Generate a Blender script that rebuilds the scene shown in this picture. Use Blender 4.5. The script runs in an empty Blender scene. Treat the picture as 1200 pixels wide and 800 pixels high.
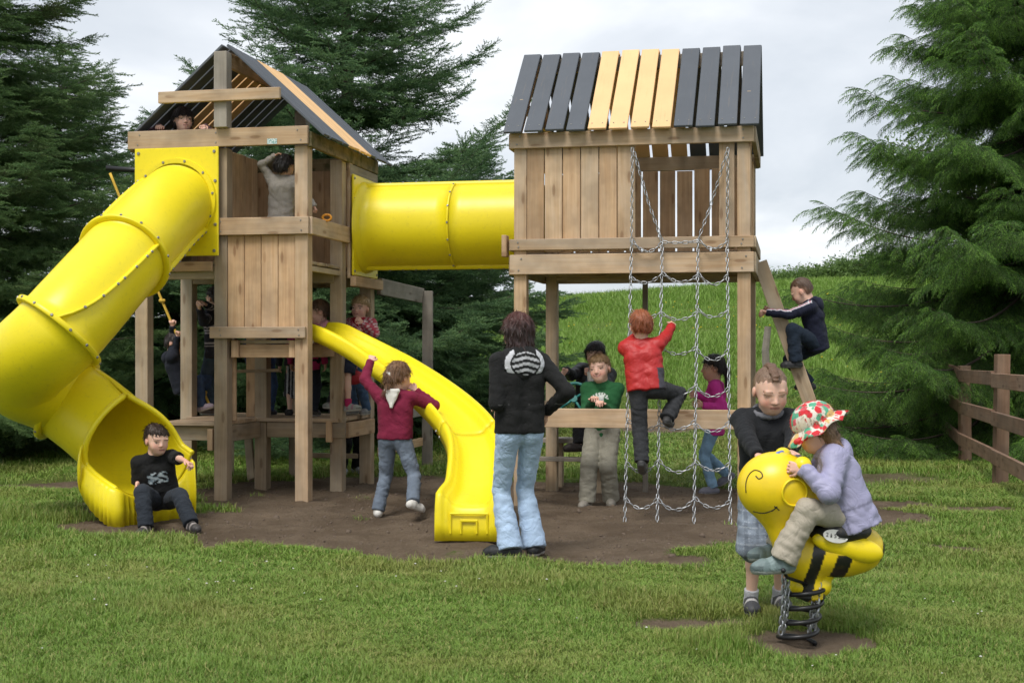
import bpy, math, random
import numpy as np
from mathutils import Vector, Matrix, Euler

scene = bpy.context.scene
COL = scene.collection
R = math.radians
# ------------------------------------------------------------------ camera
FPX, HORIZON, EYE = 1600.0, 410.0, 1.35      # focal length in photo pixels, horizon row, eye height
cam_d = bpy.data.cameras.new('camera')
cam = bpy.data.objects.new('camera', cam_d); COL.objects.link(cam)
cam.location = (0, 0, EYE); cam.rotation_euler = (R(90), 0, 0)
cam_d.sensor_width = 36; cam_d.lens = 36 * FPX / 1200
cam_d.shift_y = (HORIZON - 400) / 1200
cam_d.clip_end = 3000; cam_d.clip_start = .05
cam_d.dof.use_dof = True; cam_d.dof.focus_distance = 10.5; cam_d.dof.aperture_fstop = 8
scene.camera = cam
# ------------------------------------------------------------------ sky and sun (bright overcast)
SUN_EL, SUN_AZ = R(58), R(205)
world = bpy.data.worlds.new('World'); scene.world = world; world.use_nodes = True
wt = world.node_tree; wn = wt.nodes; wl = wt.links; wn.clear()
w_out = wn.new('ShaderNodeOutputWorld'); w_bg = wn.new('ShaderNodeBackground')
w_bg.inputs['Strength'].default_value = 0.1
w_sky = wn.new('ShaderNodeTexSky'); w_sky.sky_type = 'NISHITA'; w_sky.sun_disc = False
w_sky.sun_elevation = SUN_EL; w_sky.sun_rotation = SUN_AZ
w_co = wn.new('ShaderNodeTexCoord')
w_sep = wn.new('ShaderNodeSeparateXYZ'); wl.new(w_co.outputs['Generated'], w_sep.inputs[0])
def wmath(op, a, b):
    n = wn.new('ShaderNodeMath'); n.operation = op
    for i, s in enumerate((a, b)):
        if isinstance(s, (int, float)): n.inputs[i].default_value = s
        else: wl.new(s, n.inputs[i])
    return n.outputs[0]
zz = wmath('ADD', wmath('MAXIMUM', w_sep.outputs[2], 0.0), 0.16)
w_cmb = wn.new('ShaderNodeCombineXYZ')
wl.new(wmath('DIVIDE', w_sep.outputs[0], zz), w_cmb.inputs[0]); wl.new(wmath('DIVIDE', w_sep.outputs[1], zz), w_cmb.inputs[1])
w_no = wn.new('ShaderNodeTexNoise'); w_no.inputs['Scale'].default_value = 1.15; w_no.inputs['Detail'].default_value = 7
w_no.inputs['Roughness'].default_value = .52; w_no.inputs['Distortion'].default_value = .35
w_map = wn.new('ShaderNodeMapping'); w_map.inputs['Location'].default_value = (3.1, 1.7, 0); w_map.inputs['Scale'].default_value = (1.0, .8, 1)
wl.new(w_cmb.outputs[0], w_map.inputs[0]); wl.new(w_map.outputs[0], w_no.inputs['Vector'])
w_rmp = wn.new('ShaderNodeValToRGB'); wl.new(w_no.outputs['Fac'], w_rmp.inputs[0])
ce = w_rmp.color_ramp.elements
ce[0].position = .36; ce[0].color = (.49, .53, .58, 1)
ce[1].position = .70; ce[1].color = (.86, .87, .885, 1)
ce.new(.53).color = (.64, .67, .71, 1)
w_sc = wn.new('ShaderNodeMixRGB'); w_sc.blend_type = 'MULTIPLY'; w_sc.inputs[0].default_value = 1
wl.new(w_rmp.outputs[0], w_sc.inputs[1]); w_sc.inputs[2].default_value = (6.9, 6.9, 6.9, 1)
w_mix = wn.new('ShaderNodeMixRGB'); w_mix.inputs[0].default_value = .93
wl.new(w_sky.outputs[0], w_mix.inputs[1]); wl.new(w_sc.outputs[0], w_mix.inputs[2])
wl.new(w_mix.outputs[0], w_bg.inputs['Color']); wl.new(w_bg.outputs[0], w_out.inputs[0])
sun_d = bpy.data.lights.new('sun', 'SUN'); sun_d.energy = 1.5; sun_d.angle = R(22); sun_d.color = (1, .965, .91)
sun = bpy.data.objects.new('sun', sun_d); COL.objects.link(sun)
sv = Vector((math.sin(SUN_AZ) * math.cos(SUN_EL), math.cos(SUN_AZ) * math.cos(SUN_EL), math.sin(SUN_EL)))
sun.rotation_euler = sv.to_track_quat('Z', 'Y').to_euler(); sun.location = (0, 0, 30)
vs = scene.view_settings
vs.view_transform = 'Standard'; vs.look = 'None'; vs.gamma = 1; vs.exposure = 0.98; vs.use_curve_mapping = False
scene.cycles.use_denoising = True; scene.cycles.use_adaptive_sampling = True; scene.cycles.adaptive_threshold = .02
scene.cycles.max_bounces = 4; scene.cycles.transparent_max_bounces = 8

# ------------------------------------------------------------------ helpers
rng = random.Random(7)
nrng = np.random.RandomState(11)
def at(x, y, Y):
    """Place in the world of a point seen at photo pixel (x, y) that stands Y metres away."""
    return Vector(((x - 600) / FPX * Y, Y, EYE - (y - HORIZON) * Y / FPX))
def tag(o, label=None, cat=None, group=None, kind=None):
    if label: o['label'] = label
    if cat: o['category'] = cat
    if group: o['group'] = group
    if kind: o['kind'] = kind
    return o
def empty(name, loc=(0, 0, 0), rz=0.0):
    o = bpy.data.objects.new(name, None); COL.objects.link(o)
    o.location = loc; o.rotation_euler = (0, 0, rz); o.empty_display_size = .1
    return o
def link(name, me, parent=None, mat=None, loc=None, rot=None):
    o = bpy.data.objects.new(name, me); COL.objects.link(o)
    if parent is not None: o.parent = parent
    if mat is not None:
        if not me.materials: me.materials.append(mat)
        elif me.materials[0] is not mat:
            o.material_slots[0].link = 'OBJECT'; o.material_slots[0].material = mat
    if loc is not None: o.location = loc
    if rot is not None: o.rotation_euler = rot
    return o
def mesh_np(name, V, F, smooth=True, mats=None, cols=None, fmat=None):
    """Mesh from numpy arrays: V n x 3, F m x 3 or m x 4 (or a list of mixed faces)."""
    me = bpy.data.meshes.new(name)
    if isinstance(F, np.ndarray) and len(F):
        V = np.asarray(V, dtype=np.float32)
        k = F.shape[1]
        me.vertices.add(len(V)); me.vertices.foreach_set('co', V.ravel())
        me.loops.add(F.size); me.loops.foreach_set('vertex_index', F.astype(np.int32).ravel())
        me.polygons.add(len(F)); me.polygons.foreach_set('loop_start', np.arange(0, F.size, k, dtype=np.int32))
        me.update(calc_edges=True)
    else:
        me.from_pydata([tuple(v) for v in V], [], [tuple(f) for f in F])
    if smooth: me.polygons.foreach_set('use_smooth', np.ones(len(me.polygons), dtype=bool))
    if cols is not None:
        a = me.attributes.new('col', 'FLOAT_COLOR', 'POINT')
        c = np.ones((len(me.vertices), 4), dtype=np.float32); c[:, :3] = cols
        a.data.foreach_set('color', c.ravel())
    for m in (mats or []): me.materials.append(m)
    if fmat is not None: me.polygons.foreach_set('material_index', np.asarray(fmat, dtype=np.int32))
    me.update()
    return me
_box_cache = {}
def box_mesh(l, w, t, ch=.004):
    """Chamfered box, 44 triangles, shared between boards of one size."""
    key = (round(l, 3), round(w, 3), round(t, 3), ch)
    if key in _box_cache: return _box_cache[key]
    h = [l / 2, w / 2, t / 2]; ch = min(ch, t * .3)
    V, idx = [], {}
    for sx in (-1, 1):
        for sy in (-1, 1):
            for sz in (-1, 1):
                s = (sx, sy, sz)
                for ax in range(3):
                    p = [s[i] * (h[i] - (0 if i == ax else ch)) for i in range(3)]
                    idx[(s, ax)] = len(V); V.append(p)
    F = []
    for ax in range(3):
        b, c = [(1, 2), (2, 0), (0, 1)][ax]
        for sg in (-1, 1):
            q = []
            for (sb, sc) in ((-1, -1), (1, -1), (1, 1), (-1, 1)):
                s = [0, 0, 0]; s[ax] = sg; s[b] = sb; s[c] = sc
                q.append(idx[(tuple(s), ax)])
            F.append(q if sg > 0 else q[::-1])
        for sb in (-1, 1):
            for sc in (-1, 1):
                s0 = [0, 0, 0]; s0[b] = sb; s0[c] = sc
                s1 = list(s0); s0[ax] = -1; s1[ax] = 1
                q = [idx[(tuple(s0), b)], idx[(tuple(s1), b)], idx[(tuple(s1), c)], idx[(tuple(s0), c)]]
                F.append(q if sb * sc > 0 else q[::-1])
    for sx in (-1, 1):
        for sy in (-1, 1):
            for sz in (-1, 1):
                q = [idx[((sx, sy, sz), a)] for a in range(3)]
                F.append(q if sx * sy * sz > 0 else q[::-1])
    me = bpy.data.meshes.new('board'); me.from_pydata(V, [], F); me.update()
    _box_cache[key] = me
    return me
def frame_of(d, up):
    x = Vector(d).normalized(); z = Vector(up); z = z - x * z.dot(x)
    if z.length < 1e-6: z = Vector((0, 0, 1)) if abs(x.z) < .9 else Vector((0, 1, 0)); z = z - x * z.dot(x)
    z.normalize(); y = z.cross(x)
    return Matrix((x, y, z)).transposed()
def board(name, parent, a, b, w, t, up, mat, ch=.004, wob=.0):
    """A board from a to b: width w across, thickness t along up."""
    a, b = Vector(a), Vector(b); d = b - a
    o = bpy.data.objects.new(name, box_mesh(d.length, w, t, ch)); COL.objects.link(o)
    if parent is not None: o.parent = parent
    M = frame_of(d, up).to_4x4()
    if wob: M = M @ Euler((rng.uniform(-wob, wob), rng.uniform(-wob, wob) * .5, rng.uniform(-wob, wob) * .5)).to_matrix().to_4x4()
    M.translation = (a + b) / 2
    o.matrix_local = M
    if not o.data.materials: o.data.materials.append(mat)
    if o.data.materials[0] is not mat:
        o.material_slots[0].link = 'OBJECT'; o.material_slots[0].material = mat
    return o
def sweep(pts, radius, n=12, closed=False, cap=True):
    """Tube vertices and faces along a polyline; radius a number or one per point."""
    P = np.array([tuple(p) for p in pts], dtype=float); m = len(P)
    rad = np.full(m, radius) if np.isscalar(radius) else np.asarray(radius, float)
    T = np.roll(P, -1, 0) - np.roll(P, 1, 0) if closed else np.gradient(P, axis=0)
    T /= np.linalg.norm(T, axis=1)[:, None] + 1e-12
    ref = np.array([0, 0, 1.]) if abs(T[0, 2]) < .9 else np.array([1., 0, 0])
    N = np.zeros_like(P); nn = ref - T[0] * ref.dot(T[0]); N[0] = nn / np.linalg.norm(nn)
    for i in range(1, m):
        nn = N[i - 1] - T[i] * N[i - 1].dot(T[i]); N[i] = nn / (np.linalg.norm(nn) + 1e-12)
    B = np.cross(T, N)
    a = np.linspace(0, 2 * np.pi, n, endpoint=False)
    V = P[:, None] + rad[:, None, None] * (np.cos(a)[None, :, None] * N[:, None] + np.sin(a)[None, :, None] * B[:, None])
    V = V.reshape(-1, 3); F = []
    for i in range(m if closed else m - 1):
        j = (i + 1) % m
        for k in range(n):
            l = (k + 1) % n
            F.append((i * n + k, i * n + l, j * n + l, j * n + k))
    if cap and not closed:
        F.append(tuple(range(n))[::-1]); F.append(tuple((m - 1) * n + k for k in range(n)))
    return V, F
def join_vf(parts):
    V, F, o = [], [], 0
    for v, f in parts:
        V.extend([tuple(p) for p in v]); F.extend([tuple(i + o for i in q) for q in f]); o += len(v)
    return V, F
def catmull(pts, n=16):
    P = [Vector(p) for p in pts]; P = [P[0] * 2 - P[1]] + P + [P[-1] * 2 - P[-2]]
    out = []
    for i in range(1, len(P) - 2):
        p0, p1, p2, p3 = P[i - 1:i + 3]
        for k in range(n):
            t = k / n
            out.append(.5 * (2 * p1 + (p2 - p0) * t + (2 * p0 - 5 * p1 + 4 * p2 - p3) * t * t + (3 * p1 - p0 - 3 * p2 + p3) * t ** 3))
    out.append(P[-2].copy())
    return out

# ------------------------------------------------------------------ materials
def new_mat(name):
    m = bpy.data.materials.new(name); m.use_nodes = True
    nt = m.node_tree; b = nt.nodes.get('Principled BSDF')
    return m, nt, b
class NT:
    """Short-hand for wiring shader nodes."""
    def __init__(s, nt): s.nt = nt
    def n(s, t, **kw):
        x = s.nt.nodes.new(t)
        for k, v in kw.items():
            if hasattr(x, k): setattr(x, k, v)
            else: s.set(x.inputs[k], v)
        return x
    def set(s, inp, v):
        if hasattr(v, 'is_linked') or isinstance(v, bpy.types.NodeSocket): s.nt.links.new(v, inp)
        else: inp.default_value = v
    def math(s, op, a, b=0.0, c=0.0):
        x = s.nt.nodes.new('ShaderNodeMath'); x.operation = op
        for i, v in enumerate((a, b, c)): s.set(x.inputs[i], v)
        return x.outputs[0]
    def noise(s, vec, scale, detail=4, rough=.55, dist=0.0):
        x = s.nt.nodes.new('ShaderNodeTexNoise')
        if vec is not None: s.set(x.inputs['Vector'], vec)
        x.inputs['Scale'].default_value = scale; x.inputs['Detail'].default_value = detail
        x.inputs['Roughness'].default_value = rough; x.inputs['Distortion'].default_value = dist
        return x.outputs['Fac']
    def ramp(s, fac, stops):
        x = s.nt.nodes.new('ShaderNodeValToRGB'); s.set(x.inputs[0], fac)
        e = x.color_ramp.elements
        while len(e) < len(stops): e.new(.5)
        for el, (p, c) in zip(e, stops):
            el.position = p; el.color = (c, c, c, 1) if np.isscalar(c) else (*c, 1)
        return x.outputs[0]
    def mix(s, fac, a, b, mode='MIX'):
        x = s.nt.nodes.new('ShaderNodeMixRGB'); x.blend_type = mode
        for i, v in enumerate((fac, a, b)):
            if isinstance(v, tuple) and len(v) == 3: v = (*v, 1)
            s.set(x.inputs[i], v)
        return x.outputs[0]
    def mapping(s, vec, scale=(1, 1, 1), loc=(0, 0, 0), rot=(0, 0, 0)):
        x = s.nt.nodes.new('ShaderNodeMapping'); s.set(x.inputs[0], vec)
        for i, v in ((1, loc), (2, rot), (3, scale)): s.set(x.inputs[i], v)
        return x.outputs[0]
    def bump(s, h, strength, dist=.01):
        x = s.nt.nodes.new('ShaderNodeBump'); s.set(x.inputs['Height'], h)
        x.inputs['Strength'].default_value = strength; x.inputs['Distance'].default_value = dist
        return x.outputs[0]
def wood_mat(name, c0, c1, grey, wear=.5, paint=None, moss=0.0):
    """Sawn timber: grain along local X, knots, silvering, per-board tint. With paint: a worn stain over it."""
    m, nt, b = new_mat(name); t = NT(nt)
    co = t.n('ShaderNodeTexCoord').outputs['Object']; rnd = t.n('ShaderNodeObjectInfo').outputs['Random']
    off = t.n('ShaderNodeCombineXYZ'); t.set(off.inputs[0], t.math('MULTIPLY', rnd, 37.0)); t.set(off.inputs[1], t.math('MULTIPLY', rnd, 11.0))
    add = t.n('ShaderNodeVectorMath', operation='ADD'); t.set(add.inputs[0], co); t.set(add.inputs[1], off.outputs[0]); p = add.outputs[0]
    g = t.noise(t.mapping(p, (1.6, 42, 42)), 1.0, 5, .62, .5)
    big = t.noise(t.mapping(p, (.9, 5, 5)), 1.0, 4, .55, .8)
    vor = t.n('ShaderNodeTexVoronoi', feature='F1', voronoi_dimensions='2D'); t.set(vor.inputs['Vector'], t.mapping(p, (2.1, 7.5, 7.5))); vor.inputs['Scale'].default_value = 1.0
    knot = t.ramp(vor.outputs['Distance'], [(.0, 1.0), (.085, .9), (.13, .2), (.26, 0.0)])
    sel = t.ramp(t.noise(t.mapping(p, (2.1, 7.5, 7.5)), .35, 1), [(.44, 0.0), (.50, 1.0)])
    knot = t.math('MULTIPLY', knot, sel)
    colr = t.mix(t.ramp(g, [(.3, 0.0), (.72, 1.0)]), c0, c1)
    colr = t.mix(t.math('MULTIPLY', t.ramp(big, [(.38, 0.0), (.68, 1.0)]), wear), colr, grey)
    colr = t.mix(t.math('MULTIPLY', knot, .62), colr, (c0[0] * .42, c0[1] * .33, c0[2] * .26))
    if paint:
        cover = t.ramp(t.noise(t.mapping(p, (3, 60, 60)), 1.0, 4, .6), [(.22, .55), (.40, 1.0)])
        colr = t.mix(cover, colr, paint)
        colr = t.mix(t.math('MULTIPLY', t.ramp(big, [(.4, 0.0), (.75, 1.0)]), .06), colr, grey)
    if moss:
        mm = t.ramp(t.noise(p, 9, 4, .6), [(.45, 0.0), (.62, 1.0)])
        colr = t.mix(t.math('MULTIPLY', mm, moss), colr, (.05, .055, .015))
    stain = t.ramp(t.noise(p, 3.0, 3, .6), [(.35, .93 if paint else .74), (.6, 1.0)])
    br = t.math('MULTIPLY_ADD', rnd, .12 if paint else .34, .92 if paint else .80)
    br = t.math('MULTIPLY', br, stain)
    colr = t.mix(1.0, colr, t.n('ShaderNodeCombineXYZ', X=br, Y=br, Z=br).outputs[0], 'MULTIPLY')
    t.set(b.inputs['Base Color'], colr); b.inputs['Roughness'].default_value = .78
    b.inputs['Specular IOR Level'].default_value = .3
    t.set(b.inputs['Normal'], t.bump(t.math('SUBTRACT', g, t.math('MULTIPLY', knot, .5)), .35, .004))
    return m
WOOD = wood_mat('weathered_timber', (.46, .295, .16), (.63, .45, .285), (.50, .41, .315), .65)
WOOD_WARM = wood_mat('warm_timber', (.47, .28, .145), (.64, .435, .255), (.50, .38, .27), .45)
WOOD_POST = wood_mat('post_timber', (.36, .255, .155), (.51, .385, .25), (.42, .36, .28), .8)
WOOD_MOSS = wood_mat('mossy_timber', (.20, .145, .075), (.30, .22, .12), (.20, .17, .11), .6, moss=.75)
WOOD_GREY = wood_mat('silvered_timber', (.25, .215, .175), (.37, .325, .27), (.33, .30, .26), .8)
STAIN_GREY = wood_mat('charcoal_stained_slat', (.20, .16, .12), (.26, .21, .16), (.12, .125, .14), .3, paint=(.100, .110, .126))
STAIN_PEACH = wood_mat('peach_stained_slat', (.42, .27, .12), (.55, .38, .18), (.6, .44, .25), .3, paint=(.80, .51, .255))
FENCE_WOOD = wood_mat('brown_stained_fence', (.205, .115, .070), (.30, .185, .12), (.28, .205, .15), .5)
def plastic(name, colr, rough=.38, scuff=.35):
    m, nt, b = new_mat(name); t = NT(nt)
    co = t.n('ShaderNodeTexCoord').outputs['Object']
    a = t.noise(co, 2.2, 5, .6); f = t.noise(co, 26, 5, .65)
    c = t.mix(t.math('MULTIPLY', t.ramp(a, [(.35, 0.0), (.7, 1.0)]), scuff), colr, tuple(x * .80 for x in colr))
    c = t.mix(t.math('MULTIPLY', t.ramp(f, [(.56, 0.0), (.70, 1.0)]), .16), c, (.30, .22, .06))
    sm_ = t.noise(t.mapping(co, (1.5, 1.5, 6)), 3.0, 6, .7, 1.2)
    c = t.mix(t.math('MULTIPLY', t.ramp(sm_, [(.58, 0.0), (.74, 1.0)]), .22 if scuff > .3 else .08), c, tuple(x * .62 + .02 for x in colr))
    t.set(b.inputs['Base Color'], c)
    t.set(b.inputs['Roughness'], t.math('MULTIPLY_ADD', a, .22, rough - .1))
    b.inputs['Specular IOR Level'].default_value = .45
    t.set(b.inputs['Normal'], t.bump(t.noise(co, 60, 3), .03, .003))
    return m
YELLOW = plastic('yellow_moulded_plastic', (.86, .70, .012), .38)
BEE_YELLOW = plastic('bee_yellow_plastic', (.86, .66, .012), .34, .2)
TEAL = plastic('teal_plastic', (.02, .19, .17), .4)
BLACK_RUBBER = plastic('black_plastic', (.012, .012, .013), .5)
def simple(name, colr, rough=.6, metal=0.0, var=.25, scale=30):
    m, nt, b = new_mat(name); t = NT(nt)
    co = t.n('ShaderNodeTexCoord').outputs['Object']
    a = t.noise(co, scale, 4, .6)
    t.set(b.inputs['Base Color'], t.mix(a, tuple(x * (1 - var) for x in colr), tuple(min(1, x * (1 + var)) for x in colr)))
    b.inputs['Roughness'].default_value = rough; b.inputs['Metallic'].default_value = metal
    return m
STEEL = simple('galvanised_steel', (.40, .41, .42), .42, .85, .2, 60)
BOLT = simple('dull_bolt_steel', (.30, .29, .27), .5, .7)
DARK_STEEL = simple('black_spring_steel', (.02, .02, .021), .38, .3)
ROPE = simple('yellow_nylon_rope', (.62, .40, .05), .8, 0, .35, 90)
# ------------------------------------------------------------------ ground
def wob2(X, Y, s, seed=0.0):
    """Smooth noise about -1..1 from warped sines."""
    a = np.sin(X * s + 1.7 * np.sin(Y * s * .63 + seed) + seed * 2.1)
    b = np.sin(Y * s * 1.13 - 1.3 * np.sin(X * s * .71 + seed * 1.7) + seed)
    c = np.sin((X + Y) * s * 1.9 + 1.1 * np.sin((X - Y) * s * .9 + seed))
    return (a + b + .6 * c) / 2.6
def sstep(e0, e1, x):
    t = np.clip((x - e0) / (e1 - e0), 0, 1); return t * t * (3 - 2 * t)
def dirt_mask(X, Y):
    n = wob2(X, Y, 2.3, 1.0) * .16 + wob2(X, Y, 6.1, 2.0) * .07 + wob2(X, Y, 15., 3.0) * .04
    def spot(cx, cy, rx, ry, soft=.25, k=1.0):
        d = np.sqrt(((X - cx) / rx) ** 2 + ((Y - cy) / ry) ** 2) + n * k
        return 1 - sstep(1 - soft, 1 + soft, d)
    m = spot(.15, 11.6, 3.35, 2.68, .16, 1.35)
    m = np.maximum(m, spot(2.45, 10.95, 1.0, .75, .35, 1.8))
    m = np.maximum(m, spot(-1.0, 12.9, 2.0, 1.9, .2))
    m = np.maximum(m, spot(-4.2, 13.6, .9, .42, .4) * .85)
    m = np.maximum(m, spot(-2.75, 10.55, .75, .62, .3))
    m = np.maximum(m, spot(1.37, 6.40, .31, .27, .4, 1.6))
    m = np.maximum(m, spot(.84, 6.85, .36, .20, .5, 2.4) * .7)
    m = np.maximum(m, spot(2.3, 21.0, 2.4, 1.2, .6, 2.5) * .72)
    m = np.maximum(m, spot(3.6, 14.6, 1.5, .8, .6, 2.5) * .55)
    return m
def ground_z(X, Y):
    X = np.asarray(X, float); Y = np.asarray(Y, float)
    crest = np.clip(3.05 + (X - .6) * .085, 2.2, 5.6)
    z = crest * sstep(15.5, 49, Y)
    z = z + .25 * wob2(X, Y, .16, 4.0) * sstep(20, 34, Y) - (Y > 60) * 0.0
    z = z + .012 * wob2(X, Y, 1.7, 5.0) + .02 * wob2(X, Y, .6, 6.0) * sstep(7, 12, Y)
    d = dirt_mask(X, Y)
    z = z - d * .035 + d * (.022 * wob2(X, Y, 5.3, 7.0) + .016 * wob2(X, Y, 13., 8.0) + .010 * wob2(X, Y, 27., 9.5))
    return z
def gz(x, y): return float(ground_z(x, y))
gx = np.concatenate([-6.8 - np.geomspace(.25, 180, 34)[::-1], np.linspace(-6.8, 6.8, 190), 6.8 + np.geomspace(.25, 180, 34)])
gy = np.concatenate([3.0 - np.geomspace(.3, 30, 10)[::-1], np.linspace(3.0, 17.5, 230), 17.5 + np.geomspace(.15, 420, 110)])
GX, GY = np.meshgrid(gx, gy)
GZ = ground_z(GX, GY)
V = np.stack([GX, GY, GZ], -1).reshape(-1, 3)
nx_, ny_ = len(gx), len(gy)
ii = (np.arange(ny_ - 1)[:, None] * nx_ + np.arange(nx_ - 1)[None, :]).ravel()
F = np.stack([ii, ii + 1, ii + 1 + nx_, ii + nx_], 1)
dm = dirt_mask(GX, GY).ravel()
gm, gnt, gb = new_mat('lawn_and_bare_earth'); t = NT(gnt)
att = t.n('ShaderNodeAttribute', attribute_name='col')
sp = t.n('ShaderNodeSeparateColor'); t.set(sp.inputs[0], att.outputs['Color'])
pos = t.n('ShaderNodeNewGeometry').outputs['Position']
n1 = t.noise(pos, 5, 6, .65); n2 = t.noise(pos, 38, 5, .7); n3 = t.noise(pos, 1.1, 4, .6); n4 = t.noise(pos, 140, 3, .7)
msk = t.ramp(t.math('ADD', sp.outputs[0], t.math('MULTIPLY', t.math('SUBTRACT', n2, .5), .75)), [(.38, 0.0), (.60, 1.0)])
gcol = t.mix(t.ramp(n1, [(.3, 0.0), (.7, 1.0)]), (.09, .150, .022), (.150, .220, .036))
gcol = t.mix(t.math('MULTIPLY', t.ramp(n3, [(.45, 0.0), (.7, 1.0)]), .55), gcol, (.150, .155, .050))
gcol = t.mix(t.ramp(n2, [(.35, .55), (.6, 0.0)]), gcol, (.045, .055, .018))
dcol = t.mix(t.ramp(n1, [(.3, 0.0), (.7, 1.0)]), (.132, .096, .063), (.218, .164, .115))
dcol = t.mix(t.ramp(n2, [(.5, 0.0), (.72, .8)]), dcol, (.25, .185, .13))
dcol = t.mix(t.ramp(n4, [(.62, 0.0), (.70, .7)]), dcol, (.22, .20, .175))
dcol = t.mix(t.math('MULTIPLY', t.ramp(n3, [(.48, 0.0), (.62, 1.0)]), .55), dcol, (.090, .062, .040))
t.set(gb.inputs['Base Color'], t.mix(msk, gcol, dcol)); gb.inputs['Roughness'].default_value = .95
gb.inputs['Specular IOR Level'].default_value = .15
t.set(gb.inputs['Normal'], t.bump(t.math('ADD', n2, t.math('MULTIPLY', n4, .5)), 1.0, .035))
ground = link('ground', mesh_np('ground', V, F, True, [gm], np.repeat(dm[:, None], 3, 1)))
tag(ground, 'mown lawn with bare brown earth under the playground and meadow hill behind', None, None, 'structure')

# ------------------------------------------------------------------ scatter: one object, prototypes instanced on its own loose points
def scatter(name, protos, P, rot, scl, var, mats, parent=None):
    """protos: list of (V, F, cols, fmat); P, rot (euler), scl, var per point. The mesh holds the prototypes and the points."""
    Vs, Fs, Cs, Ids, Ms = [], [], [], [], []; o = 0
    for k, (v, f, c, fm) in enumerate(protos):
        Vs.append(v); Cs.append(c); Ids.append(np.full(len(v), k + 1)); Fs.append(np.asarray(f) + o); Ms.append(fm); o += len(v)
    npt = len(P)
    Vs.append(P); Cs.append(np.zeros((npt, 3))); Ids.append(np.zeros(npt))
    me = mesh_np(name, np.concatenate(Vs), np.concatenate(Fs), False, mats, np.concatenate(Cs), np.concatenate(Ms))
    nv = len(me.vertices)
    def attr(an, typ, val, key):
        a = me.attributes.new(an, typ, 'POINT'); a.data.foreach_set(key, val)
    attr('proto', 'INT', np.concatenate(Ids).astype(np.int32), 'value')
    full = np.zeros((nv, 3), np.float32); full[o:] = rot; attr('rot', 'FLOAT_VECTOR', full.ravel(), 'vector')
    full = np.ones((nv, 3), np.float32); full[o:] = scl; attr('scl', 'FLOAT_VECTOR', full.ravel(), 'vector')
    fv = np.zeros(nv, np.int32); fv[o:] = var; attr('variant', 'INT', fv, 'value')
    ob = link(name, me, parent)
    ng = bpy.data.node_groups.new('scatter', 'GeometryNodeTree')
    ng.interface.new_socket('Geometry', in_out='INPUT', socket_type='NodeSocketGeometry')
    ng.interface.new_socket('Geometry', in_out='OUTPUT', socket_type='NodeSocketGeometry')
    N, L = ng.nodes, ng.links
    gi = N.new('NodeGroupInput'); go = N.new('NodeGroupOutput')
    def named(an, typ):
        x = N.new('GeometryNodeInputNamedAttribute'); x.data_type = typ; x.inputs['Name'].default_value = an; return x.outputs['Attribute']
    def sel(k):
        c = N.new('FunctionNodeCompare'); c.data_type = 'INT'; c.operation = 'EQUAL'
        L.new(named('proto', 'INT'), c.inputs['A'] if c.inputs['A'].type == 'INT' else [i for i in c.inputs if i.name == 'A' and i.type == 'INT'][0])
        [i for i in c.inputs if i.name == 'B' and i.type == 'INT'][0].default_value = k
        s = N.new('GeometryNodeSeparateGeometry'); s.domain = 'POINT'
        L.new(gi.outputs[0], s.inputs['Geometry']); L.new(c.outputs['Result'], s.inputs['Selection'])
        return s.outputs['Selection']
    jn = N.new('GeometryNodeJoinGeometry')
    for k in range(len(protos)):
        g2 = N.new('GeometryNodeGeometryToInstance'); L.new(sel(k + 1), g2.inputs[0]); L.new(g2.outputs[0], jn.inputs[0])
    mp = N.new('GeometryNodeMeshToPoints'); L.new(sel(0), mp.inputs['Mesh'])
    ip = N.new('GeometryNodeInstanceOnPoints'); ip.inputs['Pick Instance'].default_value = True
    L.new(mp.outputs[0], ip.inputs['Points']); L.new(jn.outputs[0], ip.inputs['Instance'])
    L.new(named('variant', 'INT'), ip.inputs['Instance Index']); L.new(named('rot', 'FLOAT_VECTOR'), ip.inputs['Rotation'])
    L.new(named('scl', 'FLOAT_VECTOR'), ip.inputs['Scale']); L.new(ip.outputs[0], go.inputs[0])
    md = ob.modifiers.new('scatter', 'NODES'); md.node_group = ng
    return ob
def leaf_mat(name, stops, tip=None, trans=.25, rough=.55, patch=None):
    """Foliage: colour by instance and by position; 'col' red channel blends towards the tip colour."""
    m, nt, b = new_mat(name); t = NT(nt)
    oi = t.n('ShaderNodeObjectInfo')
    c = t.ramp(t.math('ADD', t.math('MULTIPLY', oi.outputs['Random'], .6), t.math('MULTIPLY', t.noise(oi.outputs['Location'], 1.3, 3), .4)), stops)
    if patch:
        c = t.mix(t.ramp(t.noise(oi.outputs['Location'], patch[0], 4, .6), [(patch[1], 0.0), (patch[2], patch[4])]), c, patch[3])
    if tip:
        s = t.n('ShaderNodeSeparateColor'); t.set(s.inputs[0], t.n('ShaderNodeAttribute', attribute_name='col').outputs['Color'])
        c = t.mix(s.outputs[0], c, tip)
    t.set(b.inputs['Base Color'], c); b.inputs['Roughness'].default_value = rough; b.inputs['Specular IOR Level'].default_value = .3
    tr = t.n('ShaderNodeBsdfTranslucent'); t.set(tr.inputs[0], c)
    mx = t.n('ShaderNodeMixShader'); mx.inputs[0].default_value = trans
    nt.links.new(b.outputs[0], mx.inputs[1]); nt.links.new(tr.outputs[0], mx.inputs[2])
    nt.links.new(mx.outputs[0], nt.nodes['Material Output'].inputs[0])
    return m
GRASS = leaf_mat('grass_blade', [(.15, (.080, .178, .016)), (.5, (.152, .294, .036)), (.85, (.248, .380, .074))], (.38, .35, .13), .3, .5,
                 (.8, .45, .66, (.29, .285, .075), .62))
MEADOW = leaf_mat('meadow_blade', [(.25, (.145, .275, .036)), (.5, (.185, .325, .046)), (.75, (.23, .375, .068))], (.28, .36, .11), .3)
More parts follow.
